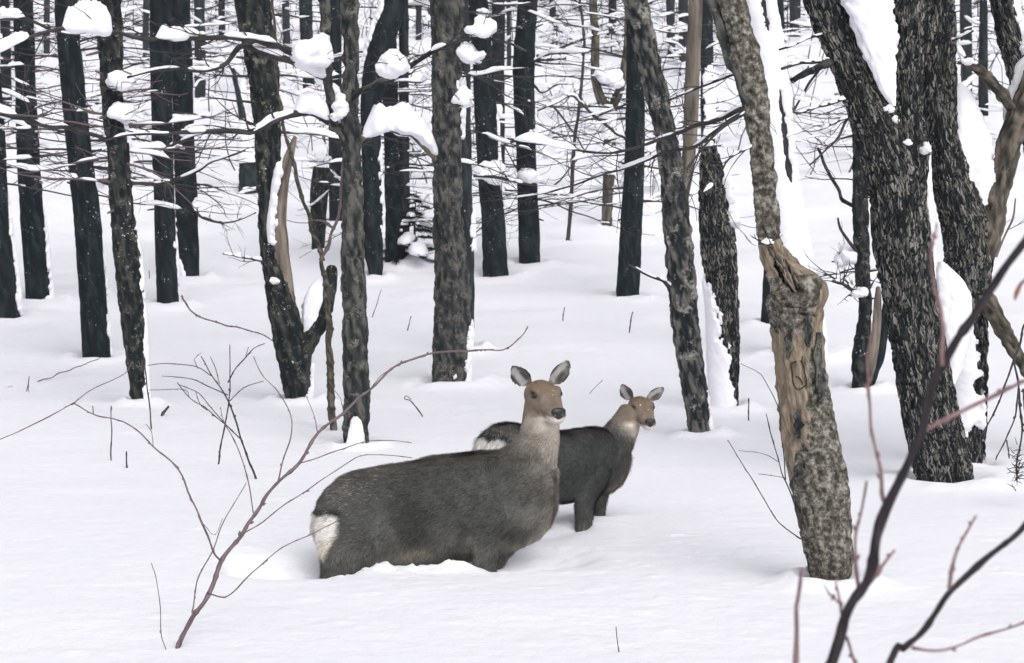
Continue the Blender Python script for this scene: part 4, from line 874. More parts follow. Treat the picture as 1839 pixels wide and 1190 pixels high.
# shrub at the right edge behind the blurred one
b5 = hit(1900, 905); d5 = b5[1]
f5 = Shrub('bare_shrub', 'drooping dark twigs with a withered seed cluster at the right edge', 'shrub', b5, 'twig')
for pts, w0, w1 in [([(1905, 930), (1890, 800), (1880, 650), (1860, 560)], 6, 5), ([(1860, 560), (1839, 585), (1821, 652), (1790, 728), (1762, 782)], 5, 2.5), ([(1821, 652), (1828, 700), (1822, 745), (1806, 790), (1790, 826)], 4, 2),
                    ([(1828, 700), (1836, 770), (1826, 820), (1826, 862)], 4, 3), ([(1806, 790), (1812, 822)], 2.5, 2), ([(1836, 700), (1843, 760), (1841, 820)], 3, 2), ([(1875, 640), (1850, 690), (1836, 700)], 4, 3)]:
    f5.stem(pts, w0, w1, d5, d5 - .2, buds=3)
g = Geo()
for i in range(46):
    p = at(1828 + RNG.normal(0, 5), 838 + RNG.normal(0, 17), d5 - .2 + RNG.normal(0, .01)); add_twig(g, p, RNG.uniform(-1, 1, 3), .05, .003, 0)
o = g.build('seed_cluster', M['twig_purple'], f5.root, b5)
b6 = hit(1455, 1046); d6 = b6[1]
f6 = Shrub('bare_shrub', 'hair-thin curved twigs leaning on the left side of the peeled snag', 'shrub', b6, 'twig')
for pts, w0, w1 in [([(1462, 1058), (1453, 1014), (1438, 945), (1415, 873), (1405, 849), (1384, 780), (1376, 742)], 3, 1.5), ([(1440, 968), (1395, 935), (1353, 863), (1308, 790)], 2.2, 1.5), ([(1400, 830), (1370, 815), (1326, 808)], 1.3, .9), ([(1410, 858), (1380, 852), (1362, 850)], 1.2, .9), ([(1412, 860), (1404, 790), (1400, 734), (1376, 690), (1362, 668), (1330, 652)], 1.9, 1.1)]:
    f6.stem(pts, w0, w1, d6 - .05, d6 - .12, buds=2)
# thin sapling in front of the black leaning tree
b7 = hit(598, 772); d7 = b7[1]
f7 = Shrub('sapling', 'thin brown two-stemmed sapling rising just left of the slim two-legged tree', 'sapling', b7, 'brown')
f7.stem([(599, 790), (597, 760), (592, 640), (590, 565), (584, 510), (578, 467)], 15, 8, d7, d7, 'stem')
f7.stem([(579, 470), (565, 425), (551, 380), (528, 302), (518, 262), (507, 218), (497, 134), (489, 0), (484, -80)], 8, 4, d7, d7 - .1, 'stem')
f7.stem([(578, 468), (592, 430), (605, 395), (612, 330), (618, 280)], 7, 3, d7, d7 + .05, 'stem', 'twig_red')
f7.stem([(600, 410), (580, 398), (560, 396)], 5, 3, d7, d7 - .05, 'twig', 'twig_red')
b8 = hit(0, 706); d8 = b8[1]
f8 = Shrub('fallen_twig', 'long thin twig arching over the snow at the left edge towards the tall leaning conifer', 'twig', b8, 'twig_red')
f8.stem([(-20, 704), (0, 698), (53, 690), (106, 671), (150, 654), (180, 643)], 2.6, 1.4, d8, d8 + 1.6, 'stem', buds=2); f8.stem([(51, 690), (54, 715), (52, 738)], 1.2, .9, d8, d8)
b9 = hit(488, 618); d9 = b9[1] - 1
f9 = Shrub('fallen_twig', 'thin budded twig sagging from the touching pair towards the black leaning tree', 'twig', at(488, 618, d9), 'twig_red')
f9.stem([(326, 530), (331, 541), (353, 565), (403, 582), (464, 598), (492, 614)], 3.2, 2, d9 + .3, d9, 'stem', buds=6)
def stalk(label, pts, w):
    b = hit(*pts[0]); s = Shrub('dry_stalk', label, 'stalk', b, 'stalk'); s.root['group'] = 'dry stalks poking from the snow'
    s.stem([(pts[0][0], pts[0][1] + 14)] + pts, w, w * .6, b[1], b[1], 'stem', buds=1 if len(pts) > 2 else 0)
for lb, pts, w in [
    ('tall leaning dry stalk beside the snow-plastered foot of the slender mossy tree', [(273, 772), (268, 720), (257, 634)], 3.4), ('short upright dark stalk left of the tall leaning one', [(200, 827), (200, 780), (201, 728)], 3),
    ('stubby two-pronged stalk standing in open snow below the mossy tree', [(228, 840), (228, 811)], 4), ('thin wavy stalk at lower left, left of the reddish shrub foot', [(299, 1166), (291, 1142), (287, 1090), (281, 1036), (272, 1010)], 2),
    ('small dark stub at the right of the tall leaning stalk', [(291, 747), (296, 740), (303, 731)], 6), ('tiny stalk near the left edge under the arching twig', [(46, 703), (49, 690), (52, 676)], 2.5),
    ('bent hooked stalk left of the larger deer head', [(759, 748), (737, 720), (726, 716), (728, 709), (738, 716)], 2.4), ('slanting stalk above the hooked one', [(731, 594), (740, 567)], 2.2), ('slanting stalk between the two-legged tree and the thick lichen-spotted tree', [(668, 570), (676, 545), (685, 520)], 1.8),
    ('slim stalk below the smooth dark conifer', [(1131, 598), (1136, 560)], 3), ('short stalk above the gap between the two deer heads', [(1012, 576), (1013, 550)], 2.4), ('upright stalk left of the peeled snag', [(1346, 755), (1346, 714)], 3.2),
    ('fine grass blade slanting between the two deer', [(1059, 707), (1082, 682)], 1.4), ('small stalk at the bottom edge under the smaller deer', [(1111, 1172), (1107, 1124)], 2.2), ('tiny stalk at the foot of the touching pair', [(268, 500), (268, 486)], 2.2)]:
    stalk(lb, pts, w)

# ------------------------------------------------------------------ deer
def fur_mat(name, bump=.5):
    m, N, L, b = new_mat(name, .95, .08)
    a = N.new('ShaderNodeAttribute'); a.attribute_name = 'col'; L.new(a.outputs['Color'], b.inputs['Base Color'])
    return m
M['fur'] = fur_mat('deer_fur')
m, N, L, b = new_mat('deer_eye', .08, .6); b.inputs['Base Color'].default_value = (.006, .005, .005, 1); M['eye'] = m
m, N, L, b = new_mat('deer_nose', .38, .5); tcn = N.new('ShaderNodeTexCoord'); nn = noise_node(N, L, tcn.outputs['Object'], 260, 3)
L.new(ramp(N, L, nn, [(.3, (.006, .007, .009)), (.7, (.018, .02, .024))]), b.inputs['Base Color']); add_bump(N, L, b, nn, .3, .002); M['nose'] = m
def loft(rings):
    """rings: (centre, side vec*hw, up vec*top, down vec*bottom) -> closed verts/faces"""
    n = 28; th = np.linspace(0, 2 * math.pi, n, endpoint=False); V = []
    for c, s, u, dn in rings:
        for t in th: V.append(np.array(c) + np.array(s) * math.cos(t) + (np.array(u) if math.sin(t) > 0 else np.array(dn)) * math.sin(t))
    F = [tuple(q) for q in grid_faces(len(rings), n)]
    V.append(np.array(rings[0][0])); V.append(np.array(rings[-1][0])); a, b_ = len(V) - 2, len(V) - 1; e = (len(rings) - 1) * n
    for j in range(n): F.append((a, j, (j + 1) % n)); F.append((b_, e + (j + 1) % n, e + j))
    return V, F
def limb_loft(pts):
    """pts: (x,y,z,rx,ry) tapered leg"""
    P = np.array([p[:3] for p in pts], float); T = nrm(np.gradient(P, axis=0)); R = []
    for i, p in enumerate(pts):
        s = nrm(np.cross(T[i], [1.0, 0, 0])); s = s if np.linalg.norm(s) > .5 else np.array([0, 1.0, 0]); u = nrm(np.cross(s, T[i])); R.append((P[i], s * p[4], u * p[3], u * p[3]))
    return loft(R)
def ear_mesh(B, A, O, ln, hw):
    A = nrm(A); O = nrm(O - np.dot(O, A) * A); S = np.cross(A, O); V, F = [], []; m, k = 14, 9; th = .0075
    ring = []
    for i in range(m):
        t = i / (m - 1); w = hw * (.42 + .58 * math.sin(math.pi * min(1, t / .9) ** .85) if t < .45 else math.cos((t - .45) / .55 * math.pi / 2) ** .82 * .985 + .02)
        r = []
        for side in (0, 1):
            for j in range(k):
                f = (j / (k - 1) * 2 - 1) * 1.25; f = f if side == 0 else -f
                ro = w; r.append(B + A * ln * t + S * ro * math.sin(f) * .98 + O * (ro * (1 - math.cos(f)) * .75 + (th if side else 0) * (1 if abs(f) < 1.2 else .6) - .25 * hw + .10 * ln * t * t))
        ring.append(r)
    n = 2 * k
    for r in ring: V += r
    F = [tuple(q) for q in grid_faces(m, n)]
    V.append(np.mean(ring[0], 0)); V.append(np.mean(ring[-1], 0)); a, b_, e = len(V) - 2, len(V) - 1, (m - 1) * n
    for j in range(n): F.append((a, j, (j + 1) % n)); F.append((b_, e + (j + 1) % n, e + j))
    return V, F
def make_deer(label, origin, yaw, torso, neck, head_at, head_dir, hs, legs, tail, colour, nfur, seed, ear_t, vox=.0055, muscle=()):
    org = np.array(origin, float); ca, sa = math.cos(yaw), math.sin(yaw); Rm = np.array([[ca, -sa, 0], [sa, ca, 0], [0, 0, 1]])
    toL = lambda p: (np.asarray(p) - org) @ Rm           # world -> body frame
    H0 = toL(head_at); f = nrm(Rm.T @ nrm(head_dir)); up0 = np.array([0, 0, 1.0]); l = nrm(np.cross(up0, f)); u = np.cross(f, l)
    hd = lambda a, b_, c: H0 + hs * (f * a + l * b_ + u * c)
    parts = []
    Z, Yv = np.array([0, 0, 1.0]), np.array([0, 1.0, 0])
    parts.append(loft([((x, 0, (t + bt) / 2 + .02), Yv * w, Z * ((t - bt) / 2 - .02), Z * ((t - bt) / 2 + .02)) for x, t, bt, w in torso]))
    # neck: body -> skull
    NP = [np.array(p[:3]) for p in neck] + [hd(-.03, 0, -.045), hd(.0, 0, -.01)]; NR = [(p[3], p[4]) for p in neck] + [(.066 * hs, .062 * hs), (.05 * hs, .05 * hs)]
    T = nrm(np.gradient(np.array(NP), axis=0)); rr = []
    for p, (ra, rb), t in zip(NP, NR, T):
        s = nrm(np.cross(t, np.array([1.0, 0, 0]) * .8 + f * .2)); q = np.cross(s, t); rr.append((p, s * rb, q * ra, q * ra))
    parts.append(loft(rr))
    prof = [(-.105, .030, .030, .035, -.012), (-.085, .055, .052, .058, -.008), (-.045, .069, .064, .078, -.002), (.0, .073, .070, .084, -.004), (.04, .070, .066, .078, -.008), (.072, .061, .056, .070, -.016),
            (.10, .053, .047, .060, -.024), (.13, .047, .040, .050, -.031), (.157, .045, .037, .045, -.036), (.178, .038, .032, .038, -.038), (.190, .022, .018, .020, -.038)]
    parts.append(loft([(hd(a, 0, c), l * hs * w, u * hs * t, u * hs * bt) for a, w, t, bt, c in prof]))
    for sg in (-1, 1):                                     # brow ridges and cheeks
        parts.append(loft([(hd(a, sg * y, c), l * hs * w, u * hs * w * .8, u * hs * w * .8) for a, y, c, w in ((.0, .045, .035, .014), (.025, .052, .036, .021), (.05, .050, .030, .017), (.07, .042, .022, .008))]))
        parts.append(loft([(hd(a, sg * y, c), l * hs * w, u * hs * w, u * hs * w) for a, y, c, w in ((-.05, .03, -.03, .03), (-.01, .035, -.04, .042), (.04, .03, -.042, .035), (.09, .018, -.04, .02))]))
    ears = []
    for sg, (ad, od, ln, hw) in zip((-1, 1), ear_t):
        B = hd(-.045, sg * .056, .042); A = f * ad[0] + l * sg * ad[1] + u * ad[2]; O = f * od[0] + l * sg * od[1] + u * od[2]
        parts.append(ear_mesh(B, A, O, ln * hs, hw * hs)); ears.append((B, nrm(A), nrm(O - np.dot(O, nrm(A)) * nrm(A)), ln * hs))
    for lg in legs: parts.append(limb_loft(lg))
    parts.append(limb_loft(tail))
    V, F, n = [], [], 0
    for v, fc in parts: V += [tuple(x) for x in v]; F += [tuple(i + n for i in q) for q in fc]; n += len(v)
    me = bpy.data.meshes.new('deer_raw'); me.from_pydata(V, [], F); me.validate()
    tmp = bpy.data.objects.new('deer_raw', me); COL.objects.link(tmp)
    rm = tmp.modifiers.new('r', 'REMESH'); rm.mode = 'VOXEL'; rm.voxel_size = vox
    s1 = tmp.modifiers.new('s', 'SMOOTH'); s1.factor = .5; s1.iterations = 7
    body = bpy.data.meshes.new_from_object(tmp.evaluated_get(bpy.context.evaluated_depsgraph_get()))
    bpy.data.objects.remove(tmp); bpy.data.meshes.remove(me)
    nv = len(body.vertices); P = np.zeros(nv * 3, np.float32); body.vertices.foreach_get('co', P); P = P.reshape(-1, 3).astype(float)
    NN = np.zeros(nv * 3, np.float32); body.vertex_normals.foreach_get('vector', NN); NN = NN.reshape(-1, 3).astype(float)
    # soft muscle and coat unevenness away from the head
    hq = (P - H0) @ np.stack([f, l, u], 1) / hs
    ishead = sstep(.16, .10, np.linalg.norm(hq * np.array([.55, .8, .8]), axis=1))
    P += NN * ((1 - ishead) * (fbm(P * 6 + seed, 2) * .010 + fbm(P * 22 + seed, 2) * .003))[:, None]
    for (mx, my, mz, mr, ma) in muscle:                   # haunch, flank hollow, shoulder
        for sy in (-1, 1): P += NN * (ma * np.exp(-((P[:, 0] - mx) ** 2 + (P[:, 1] - sy * my) ** 2 + (P[:, 2] - mz) ** 2) / mr ** 2))[:, None]
    body.vertices.foreach_set('co', P.astype(np.float32).ravel())
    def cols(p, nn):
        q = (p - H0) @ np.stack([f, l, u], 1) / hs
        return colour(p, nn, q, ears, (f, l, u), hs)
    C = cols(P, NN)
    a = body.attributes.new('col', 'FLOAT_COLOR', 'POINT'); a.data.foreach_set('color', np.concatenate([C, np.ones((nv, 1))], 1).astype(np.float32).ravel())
    body.polygons.foreach_set('use_smooth', np.ones(len(body.polygons), bool)); body.materials.clear(); body.materials.append(M['fur']); body.name = 'body'
    root = thing('deer', label, 'deer', org); root.rotation_euler = (0, 0, yaw)
    ob = bpy.data.objects.new('body', body); COL.objects.link(ob); ob.parent = root
    # coat of short hairs
    body.calc_loop_triangles(); tr = np.zeros(len(body.loop_triangles) * 3, np.int32); body.loop_triangles.foreach_get('vertices', tr); tr = tr.reshape(-1, 3)
    A_, B_, C_ = P[tr[:, 0]], P[tr[:, 1]], P[tr[:, 2]]; ar = np.linalg.norm(np.cross(B_ - A_, C_ - A_), axis=1)
    vis = ((A_[:, 2] > -.08)).astype(float); ar = ar * vis; rs = np.random.RandomState(seed)
    ids = rs.choice(len(tr), nfur, p=ar / ar.sum()); r1, r2 = np.sqrt(rs.rand(nfur, 1)), rs.rand(nfur, 1)
    bw = np.concatenate([1 - r1, r1 * (1 - r2), r1 * r2], 1)
    p = (A_[ids] * bw[:, :1] + B_[ids] * bw[:, 1:2] + C_[ids] * bw[:, 2:]); nn = nrm(NN[tr[ids, 0]] * bw[:, :1] + NN[tr[ids, 1]] * bw[:, 1:2] + NN[tr[ids, 2]] * bw[:, 2:])
    q = (p - H0) @ np.stack([f, l, u], 1) / hs; hm = sstep(.17, .11, np.linalg.norm(q * np.array([.55, .8, .75]), axis=1))[:, None]
    neckz = sstep(neck[1][2] - .02, neck[2][2], p[:, 2])[:, None] * (1 - hm)
    legm = sstep(.16, .05, p[:, 2])[:, None] * (1 - hm)
    flow = np.array([-1.0, 0, -.35]) * (1 - neckz) * (1 - legm) + np.array([-.25, 0, -1.0]) * neckz + np.array([-.2, 0, -1.0]) * legm
    flow = flow * (1 - hm) + (-f + .15 * u) * hm
    flow = flow + rs.normal(0, .22, flow.shape) + .5 * np.stack([fbm(p * 9 + 3 * k, 2) for k in range(3)], -1)
    flow = nrm(flow - (flow * nn).sum(1, keepdims=True) * nn)
    inear = np.zeros((nfur, 1))
    for (B, A, O, ln) in ears:
        t = ((p - B) @ A) / ln; dd = np.linalg.norm((p - B) - t[:, None] * ln * A, axis=1); inear = np.maximum(inear, ((t > .12) & (t < 1.1) & (dd < .055 * hs))[:, None] * 1.0)
    ln = (.030 * (1 - hm) + .009 * hm) * (1 - .6 * inear) * rs.uniform(.6, 1.3, (nfur, 1)) * (1 + .25 * sstep(.14, .02, p[:, :1]))
    lift = .36 * (1 - hm) + .22 * hm
    tip = p + flow * ln + nn * ln * lift; sd2 = np.cross(nn, flow) * (.0021 * (1 - hm) + .0011 * hm)
    base = p - nn * .002
    FV = np.stack([base - sd2, base + sd2, tip], 1).reshape(-1, 3)
    Cf = cols(p, nn) * rs.uniform(.5, 1.55, (nfur, 1)); fl = rs.rand(nfur, 1)
    snowy = (fl < .05 * sstep(.5, .1, p[:, :1]) * sstep(.2, .6, nn[:, 2:3])); Cf = np.where(snowy, np.array([.45, .43, .42]), Cf); Cf = np.clip(Cf, 0, .85)
    CC = np.repeat(np.concatenate([Cf, np.ones((nfur, 1))], 1)[:, None], 3, 1).copy(); CC[:, 2, :3] *= 1.15
    o = mesh_obj('coat_hair', FV, np.arange(nfur * 3).reshape(-1, 3), M['fur'], ob, None, {'col': ('FLOAT_COLOR', CC.reshape(-1, 4))}, smooth=False)
    o['kind'] = 'stuff'
    # eyes and nose
    def ball(name, c, ax, mat, par):
        n_, m_ = 20, 12; th = np.linspace(0, 2 * math.pi, n_, endpoint=False); ph = np.linspace(-math.pi / 2, math.pi / 2, m_)
        d = np.cos(ph)[:, None, None] * (np.cos(th)[None, :, None] * ax[0] + np.sin(th)[None, :, None] * ax[1]) + np.sin(ph)[:, None, None] * ax[2]
        return mesh_obj(name, (c + d).reshape(-1, 3), grid_faces(m_, n_)[:, ::-1], M[mat], par)
    for sg in (-1, 1):
        ball('eye', hd(.040, sg * .0600, .020), (f * .0185 * hs, l * .0135 * hs, u * .0135 * hs), 'eye', root)
    # nose pad: rounded wedge wider at the top with two nostrils pressed in
    n_, m_ = 32, 20; th = np.linspace(0, 2 * math.pi, n_, endpoint=False); ph = np.linspace(-math.pi / 2, math.pi / 2, m_)
    yy = np.cos(ph)[:, None] * np.cos(th)[None]; zz = np.cos(ph)[:, None] * np.sin(th)[None]; xx = np.repeat(np.sin(ph)[:, None], n_, 1)
    yw = yy * (.033 + .008 * zz); zw = zz * .028 - .004 * (1 - yy * yy)
    dent = np.exp(-(((np.abs(yy) - .55) / .22) ** 2 + ((zz + .05) / .28) ** 2)) * (xx > 0)
    xw = xx * .017 - dent * .007
    nv_ = hd(.180, 0, -.023) + hs * (xw[..., None] * f + yw[..., None] * l + zw[..., None] * u)
    mesh_obj('nose', nv_.reshape(-1, 3), grid_faces(m_, n_)[:, ::-1], M['nose'], root)
    # snow crumbs on the bridge of the nose
    g = Geo()
    for k in range(4):
        c_ = hd(.07 + rs.normal(0, .018), rs.normal(.0, .016), .0); c_ = c_ + u * hs * (.040 - .18 * (np.dot(c_ - H0, f) / hs - .07)); r = rs.uniform(.001, .0035) * hs
        V, F = snow_blob(c_, r * 1.3, r * 1.3, r, k); g.add(V, F)
    o = g.build('snow_crumbs', M['snow_cap'], root, None); o['kind'] = 'stuff'
    return root
def lerp(a, b_, t): return a + (b_ - a) * t
def deer_colour(rump, dark, flank, neckc, neck_lo, neck_hi, chest_x, tailz, seed, fl_x=.50, zc=.19):
    def fn(p, nn, q, ears, ax, hs):
        n1 = fbm(p * 9 + seed, 3)[:, None]; n2 = fbm(p * 40 + seed, 2)[:, None]
        x, y, z = p[:, :1], p[:, 1:2], p[:, 2:3]
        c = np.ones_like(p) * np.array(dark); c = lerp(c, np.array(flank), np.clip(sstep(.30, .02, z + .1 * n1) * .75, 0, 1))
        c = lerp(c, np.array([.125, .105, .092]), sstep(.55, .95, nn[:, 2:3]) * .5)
        c = lerp(c, np.array([.15, .135, .122]), sstep(.30, .12, x + .05 * n1) * sstep(.25, .42, z) * .7)
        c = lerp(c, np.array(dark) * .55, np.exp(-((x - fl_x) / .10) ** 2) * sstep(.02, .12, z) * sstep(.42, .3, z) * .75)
        # breast and front of neck
        c = lerp(c, np.array(neckc), sstep(neck_lo, neck_hi, z + .05 * n1 + .22 * (x - chest_x)) * sstep(chest_x - .22, chest_x - .02, x + .04 * n1))
        c = lerp(c, np.array([.36, .32, .285]), sstep(chest_x - .20, chest_x + .04, x + .03 * n1) * sstep(-.1, .9, nn[:, :1] + .2 * n1) * .75)
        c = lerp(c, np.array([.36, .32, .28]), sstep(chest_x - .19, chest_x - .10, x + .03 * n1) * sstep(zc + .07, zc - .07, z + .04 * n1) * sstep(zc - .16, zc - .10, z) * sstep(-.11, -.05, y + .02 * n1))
        if zc < .25:                                     # belly fold, dark fur and painted shading behind the elbow, painted foreleg edge highlight
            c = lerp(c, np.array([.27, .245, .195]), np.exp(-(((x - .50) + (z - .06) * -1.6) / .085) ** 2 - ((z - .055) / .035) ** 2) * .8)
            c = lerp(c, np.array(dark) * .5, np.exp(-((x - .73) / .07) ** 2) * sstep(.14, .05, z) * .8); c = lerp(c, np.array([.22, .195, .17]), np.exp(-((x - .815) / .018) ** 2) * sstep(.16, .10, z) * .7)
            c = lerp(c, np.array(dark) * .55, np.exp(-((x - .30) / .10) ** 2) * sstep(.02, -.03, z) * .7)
        # rump patch
        rx0, rx1, rz0, rz1 = rump
        rxe = rx1 - .07 * sstep(rz0 + .10, rz0 - .02, z)
        e = np.sqrt((np.maximum(x - rxe, 0) / .05) ** 2 + (np.maximum(rz0 - z, 0) / .06) ** 2 + (np.maximum(z - rz1, 0) / .03) ** 2) + .35 * n1 + .25 * n2
        c = lerp(c, np.array([.030, .034, .038]), sstep(1.9, .9, e) * sstep(rz1 - .05, rz1 + .02, z))
        w = lerp(np.array([.64, .57, .48]), np.array([.72, .69, .65]), sstep(rz0, rz0 + .12, z))
        c = lerp(c, w, sstep(.75, .15, e))
        # belly edge light
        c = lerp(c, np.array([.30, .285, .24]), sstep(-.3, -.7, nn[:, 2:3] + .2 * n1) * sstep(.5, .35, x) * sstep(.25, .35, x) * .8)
        # head
        r = np.linalg.norm(q * np.array([.55, .8, .75]), axis=1)[:, None]; hm = sstep(.155, .105, r + .008 * n1)
        u_, v_, w_ = q[:, :1], q[:, 1:2], q[:, 2:3]
        hc = np.ones_like(p) * np.array([.185, .15, .122])
        hc = lerp(hc, np.array([.178, .128, .09]), sstep(.015, .05, w_ + .01 * n1)); hc = lerp(hc, np.array([.115, .085, .062]), sstep(.045, .06, w_) * sstep(.03, -.02, u_) * .7)
        hc = lerp(hc, np.array([.168, .128, .096]), sstep(.02, .012, np.abs(v_)) * sstep(.06, .12, u_) * sstep(-.02, 0, w_))
        hc = lerp(hc, np.array([.13, .105, .085]), sstep(.03, .012, np.sqrt((u_ - .065) ** 2 + (w_ - .012) ** 2 + (np.abs(v_) - .05) ** 2)) * .8)
        hc = lerp(hc, np.array([.035, .028, .024]), sstep(.023, .015, np.sqrt(((u_ - .040) / 1.3) ** 2 + (w_ - .020) ** 2 + (np.abs(v_) - .058) ** 2)))
        hc = lerp(hc, np.array([.62, .57, .50]), sstep(-.036, -.047, w_ + .008 * n1) * sstep(.085, .115, u_ + .01 * n1))
        hc = lerp(hc, np.array([.36, .32, .28]), sstep(-.062, -.078, w_ + .01 * n1) * sstep(.02, .06, u_ + .02 * n1) * .75)
        hc = lerp(hc, np.array([.15, .115, .08]), sstep(.016, .006, np.abs(w_ + .046 + .04 * (.15 - u_))) * sstep(.085, .11, u_) * sstep(.165, .15, u_) * .8)
        c = lerp(c, hc, hm)
        for (B, A, O, ln) in ears:
            t = ((p - B) @ A)[:, None] / ln; rad = (p - B) - t * ln * A; dd = np.linalg.norm(rad, axis=1)[:, None]
            m_ = (t > .06) * (t < 1.12) * (dd < .056 * hs); S = np.cross(A, O); sx = (rad @ S)[:, None] / (.036 * hs)
            face = (nn @ O)[:, None]; inn = lerp(np.array([.38, .365, .355]), np.array([.07, .065, .065]), np.clip(sstep(.25, .6, np.abs(sx + .25)) * .7 + .5 * n2, 0, 1))
            inn = lerp(inn, np.array([.05, .045, .045]), sstep(.30, .12, np.abs(t - .38)) * sstep(.5, .1, np.abs(sx - .35)) * .8)
            out = lerp(np.array([.15, .12, .10]), np.array([.06, .05, .048]), sstep(.75, .98, t)); inn = lerp(inn, np.array([.04, .035, .034]), np.maximum(sstep(.68, .95, np.abs(sx)), sstep(.80, .95, t)) * .85); ec = lerp(out, inn, sstep(-.1, .35, face)); c = np.where(m_, ec, c)
        return np.clip(c * (1 + .34 * n1 + .22 * n2), .004, .85)
    return fn
# larger deer, side on and belly-deep in snow, head turned to the viewer
y1 = math.radians(11); o1 = at(562, 1010, 12.12); o1[2] = 0.0
Z1 = float(ground0(np.array([o1[0] + .6]), np.array([o1[1]]))[0]); o1[2] = Z1
T1 = [(.025, .25, .12, .035), (.045, .32, .06, .085), (.085, .38, .0, .125), (.14, .425, -.05, .155), (.22, .455, -.07, .175), (.36, .488, -.06, .182), (.55, .515, -.04, .188), (.74, .535, -.02, .186), (.88, .55, .0, .174), (1.0, .555, .03, .162), (1.10, .55, .06, .145), (1.18, .54, .09, .125), (1.232, .51, .15, .10), (1.262, .46, .23, .055)]
N1 = [(.95, 0, .36, .17, .14), (1.075, 0, .44, .158, .13), (1.148, 0, .53, .125, .11), (1.172, -.005, .61, .104, .098), (1.178, -.015, .685, .098, .094)]
h1 = at(975, 711, 12.36); hd1 = np.array([math.sin(math.radians(22)), -math.cos(math.radians(22)), -.20])
L1 = [[(.90, -.10, .34, .13, .07), (.88, -.125, .22, .105, .07), (.865, -.13, .12, .078, .06), (.865, -.13, .02, .062, .05), (.87, -.13, -.1, .045, .04), (.87, -.13, -.36, .03, .03)],
      [(1.0, .08, .32, .12, .07), (1.06, .09, .20, .10, .065), (1.06, .09, .10, .07, .055), (.98, .09, .02, .055, .05), (.93, .09, -.1, .04, .04), (.95, .09, -.36, .03, .03)],
      [(.27, -.05, .36, .10, .05), (.24, -.075, .26, .165, .092), (.19, -.10, .15, .17, .095), (.14, -.125, .03, .12, .08), (.10, -.125, -.06, .075, .06), (.06, -.125, -.16, .05, .045), (.09, -.125, -.36, .03, .03)],
      [(.27, .05, .36, .10, .05), (.24, .075, .26, .165, .092), (.22, .10, .15, .17, .09), (.22, .12, .03, .11, .07), (.24, .12, -.06, .07, .055), (.2, .12, -.16, .05, .045), (.22, .12, -.36, .03, .03)]]
tail1 = [(.07, 0, .29, .03, .03), (.042, 0, .24, .03, .035), (.036, 0, .17, .026, .03), (.042, 0, .11, .012, .015)]
ear1 = (((-.10, .66, .74), (.90, .45, -.10), .120, .048), ((-.10, .62, .77), (.92, -.20, -.05), .130, .043))
make_deer('larger brown-grey deer belly-deep in snow, body side-on, head turned towards the viewer', o1, y1, T1, N1, h1, hd1, 1.18, L1, tail1,
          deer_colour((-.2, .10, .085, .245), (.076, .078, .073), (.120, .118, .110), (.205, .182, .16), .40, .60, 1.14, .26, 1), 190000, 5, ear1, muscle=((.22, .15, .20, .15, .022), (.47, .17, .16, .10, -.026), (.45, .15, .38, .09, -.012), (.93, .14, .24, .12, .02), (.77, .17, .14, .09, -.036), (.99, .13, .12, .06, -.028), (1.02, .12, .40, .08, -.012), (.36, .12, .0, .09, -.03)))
# smaller deer behind, hindquarters towards the viewer
y2 = math.radians(36); o2 = at(861, 950, 12.95); Z2 = float(ground0(np.array([o2[0] + .5]), np.array([o2[1] + .3]))[0]); o2[2] = Z2
K = .70
T2 = [(.0, .46, .34, .03), (.02, .53, .27, .065), (.055, .58, .20, .10), (.11, .608, .15, .125), (.19, .612, .13, .138), (.31, .585, .13, .142), (.45, .555, .135, .146), (.60, .54, .14, .145), (.72, .545, .145, .135), (.82, .54, .155, .122), (.90, .52, .175, .105), (.96, .49, .21, .085), (1.02, .44, .28, .045)]
N2 = [(.80, 0, .38, .13, .105), (.90, 0, .41, .118, .10), (.97, 0, .485, .098, .088), (1.01, -.01, .555, .084, .078), (1.025, -.02, .60, .078, .074)]
h2 = at(1151, 733, 13.56); hd2 = np.array([math.sin(math.radians(16)), -math.cos(math.radians(16)), -.26])
L2 = [[(.76, -.075, .36, .11, .06), (.70, -.09, .26, .095, .055), (.655, -.095, .16, .060, .048), (.645, -.095, .06, .046, .042), (.64, -.095, -.04, .040, .036), (.645, -.095, -.34, .024, .024)],
      [(.90, .06, .34, .08, .05), (.905, .07, .24, .055, .045), (.90, .075, .14, .034, .032), (.885, .075, .04, .027, .027), (.885, .075, -.06, .028, .028), (.89, .075, -.34, .022, .022)],
      [(.2, -.04, .44, .08, .04), (.18, -.06, .36, .12, .075), (.16, -.08, .28, .115, .07), (.14, -.09, .17, .075, .055), (.09, -.09, .08, .05, .042), (.06, -.09, -.02, .036, .034), (.09, -.09, -.34, .024, .024)],
      [(.2, .04, .44, .08, .04), (.18, .06, .36, .12, .075), (.18, .08, .28, .115, .07), (.17, .09, .17, .075, .055), (.14, .09, .08, .05, .042), (.11, .09, -.02, .036, .034), (.14, .09, -.34, .024, .024)]]
tail2 = [(.06, 0, .545, .02, .022), (.015, 0, .52, .024, .028), (-.005, 0, .46, .022, .026), (.0, 0, .42, .01, .01)]
ear2 = (((-.10, .50, .84), (.92, .42, -.05), .120, .045), ((-.10, .86, .58), (.92, -.15, -.05), .124, .042))
make_deer('smaller dark deer standing behind the larger one, white rump towards the viewer', o2, y2, T2, N2, h2, hd2, .94, L2, tail2,
          deer_colour((-.2, .075, .30, .53), (.072, .076, .074), (.108, .108, .102), (.205, .182, .158), .44, .56, .98, .36, 9, .36, .27), 110000, 6, ear2, vox=.005, muscle=((.17, .11, .38, .11, .015), (.40, .13, .28, .08, -.018), (.76, .11, .34, .09, .014), (.62, .13, .30, .06, -.012)))

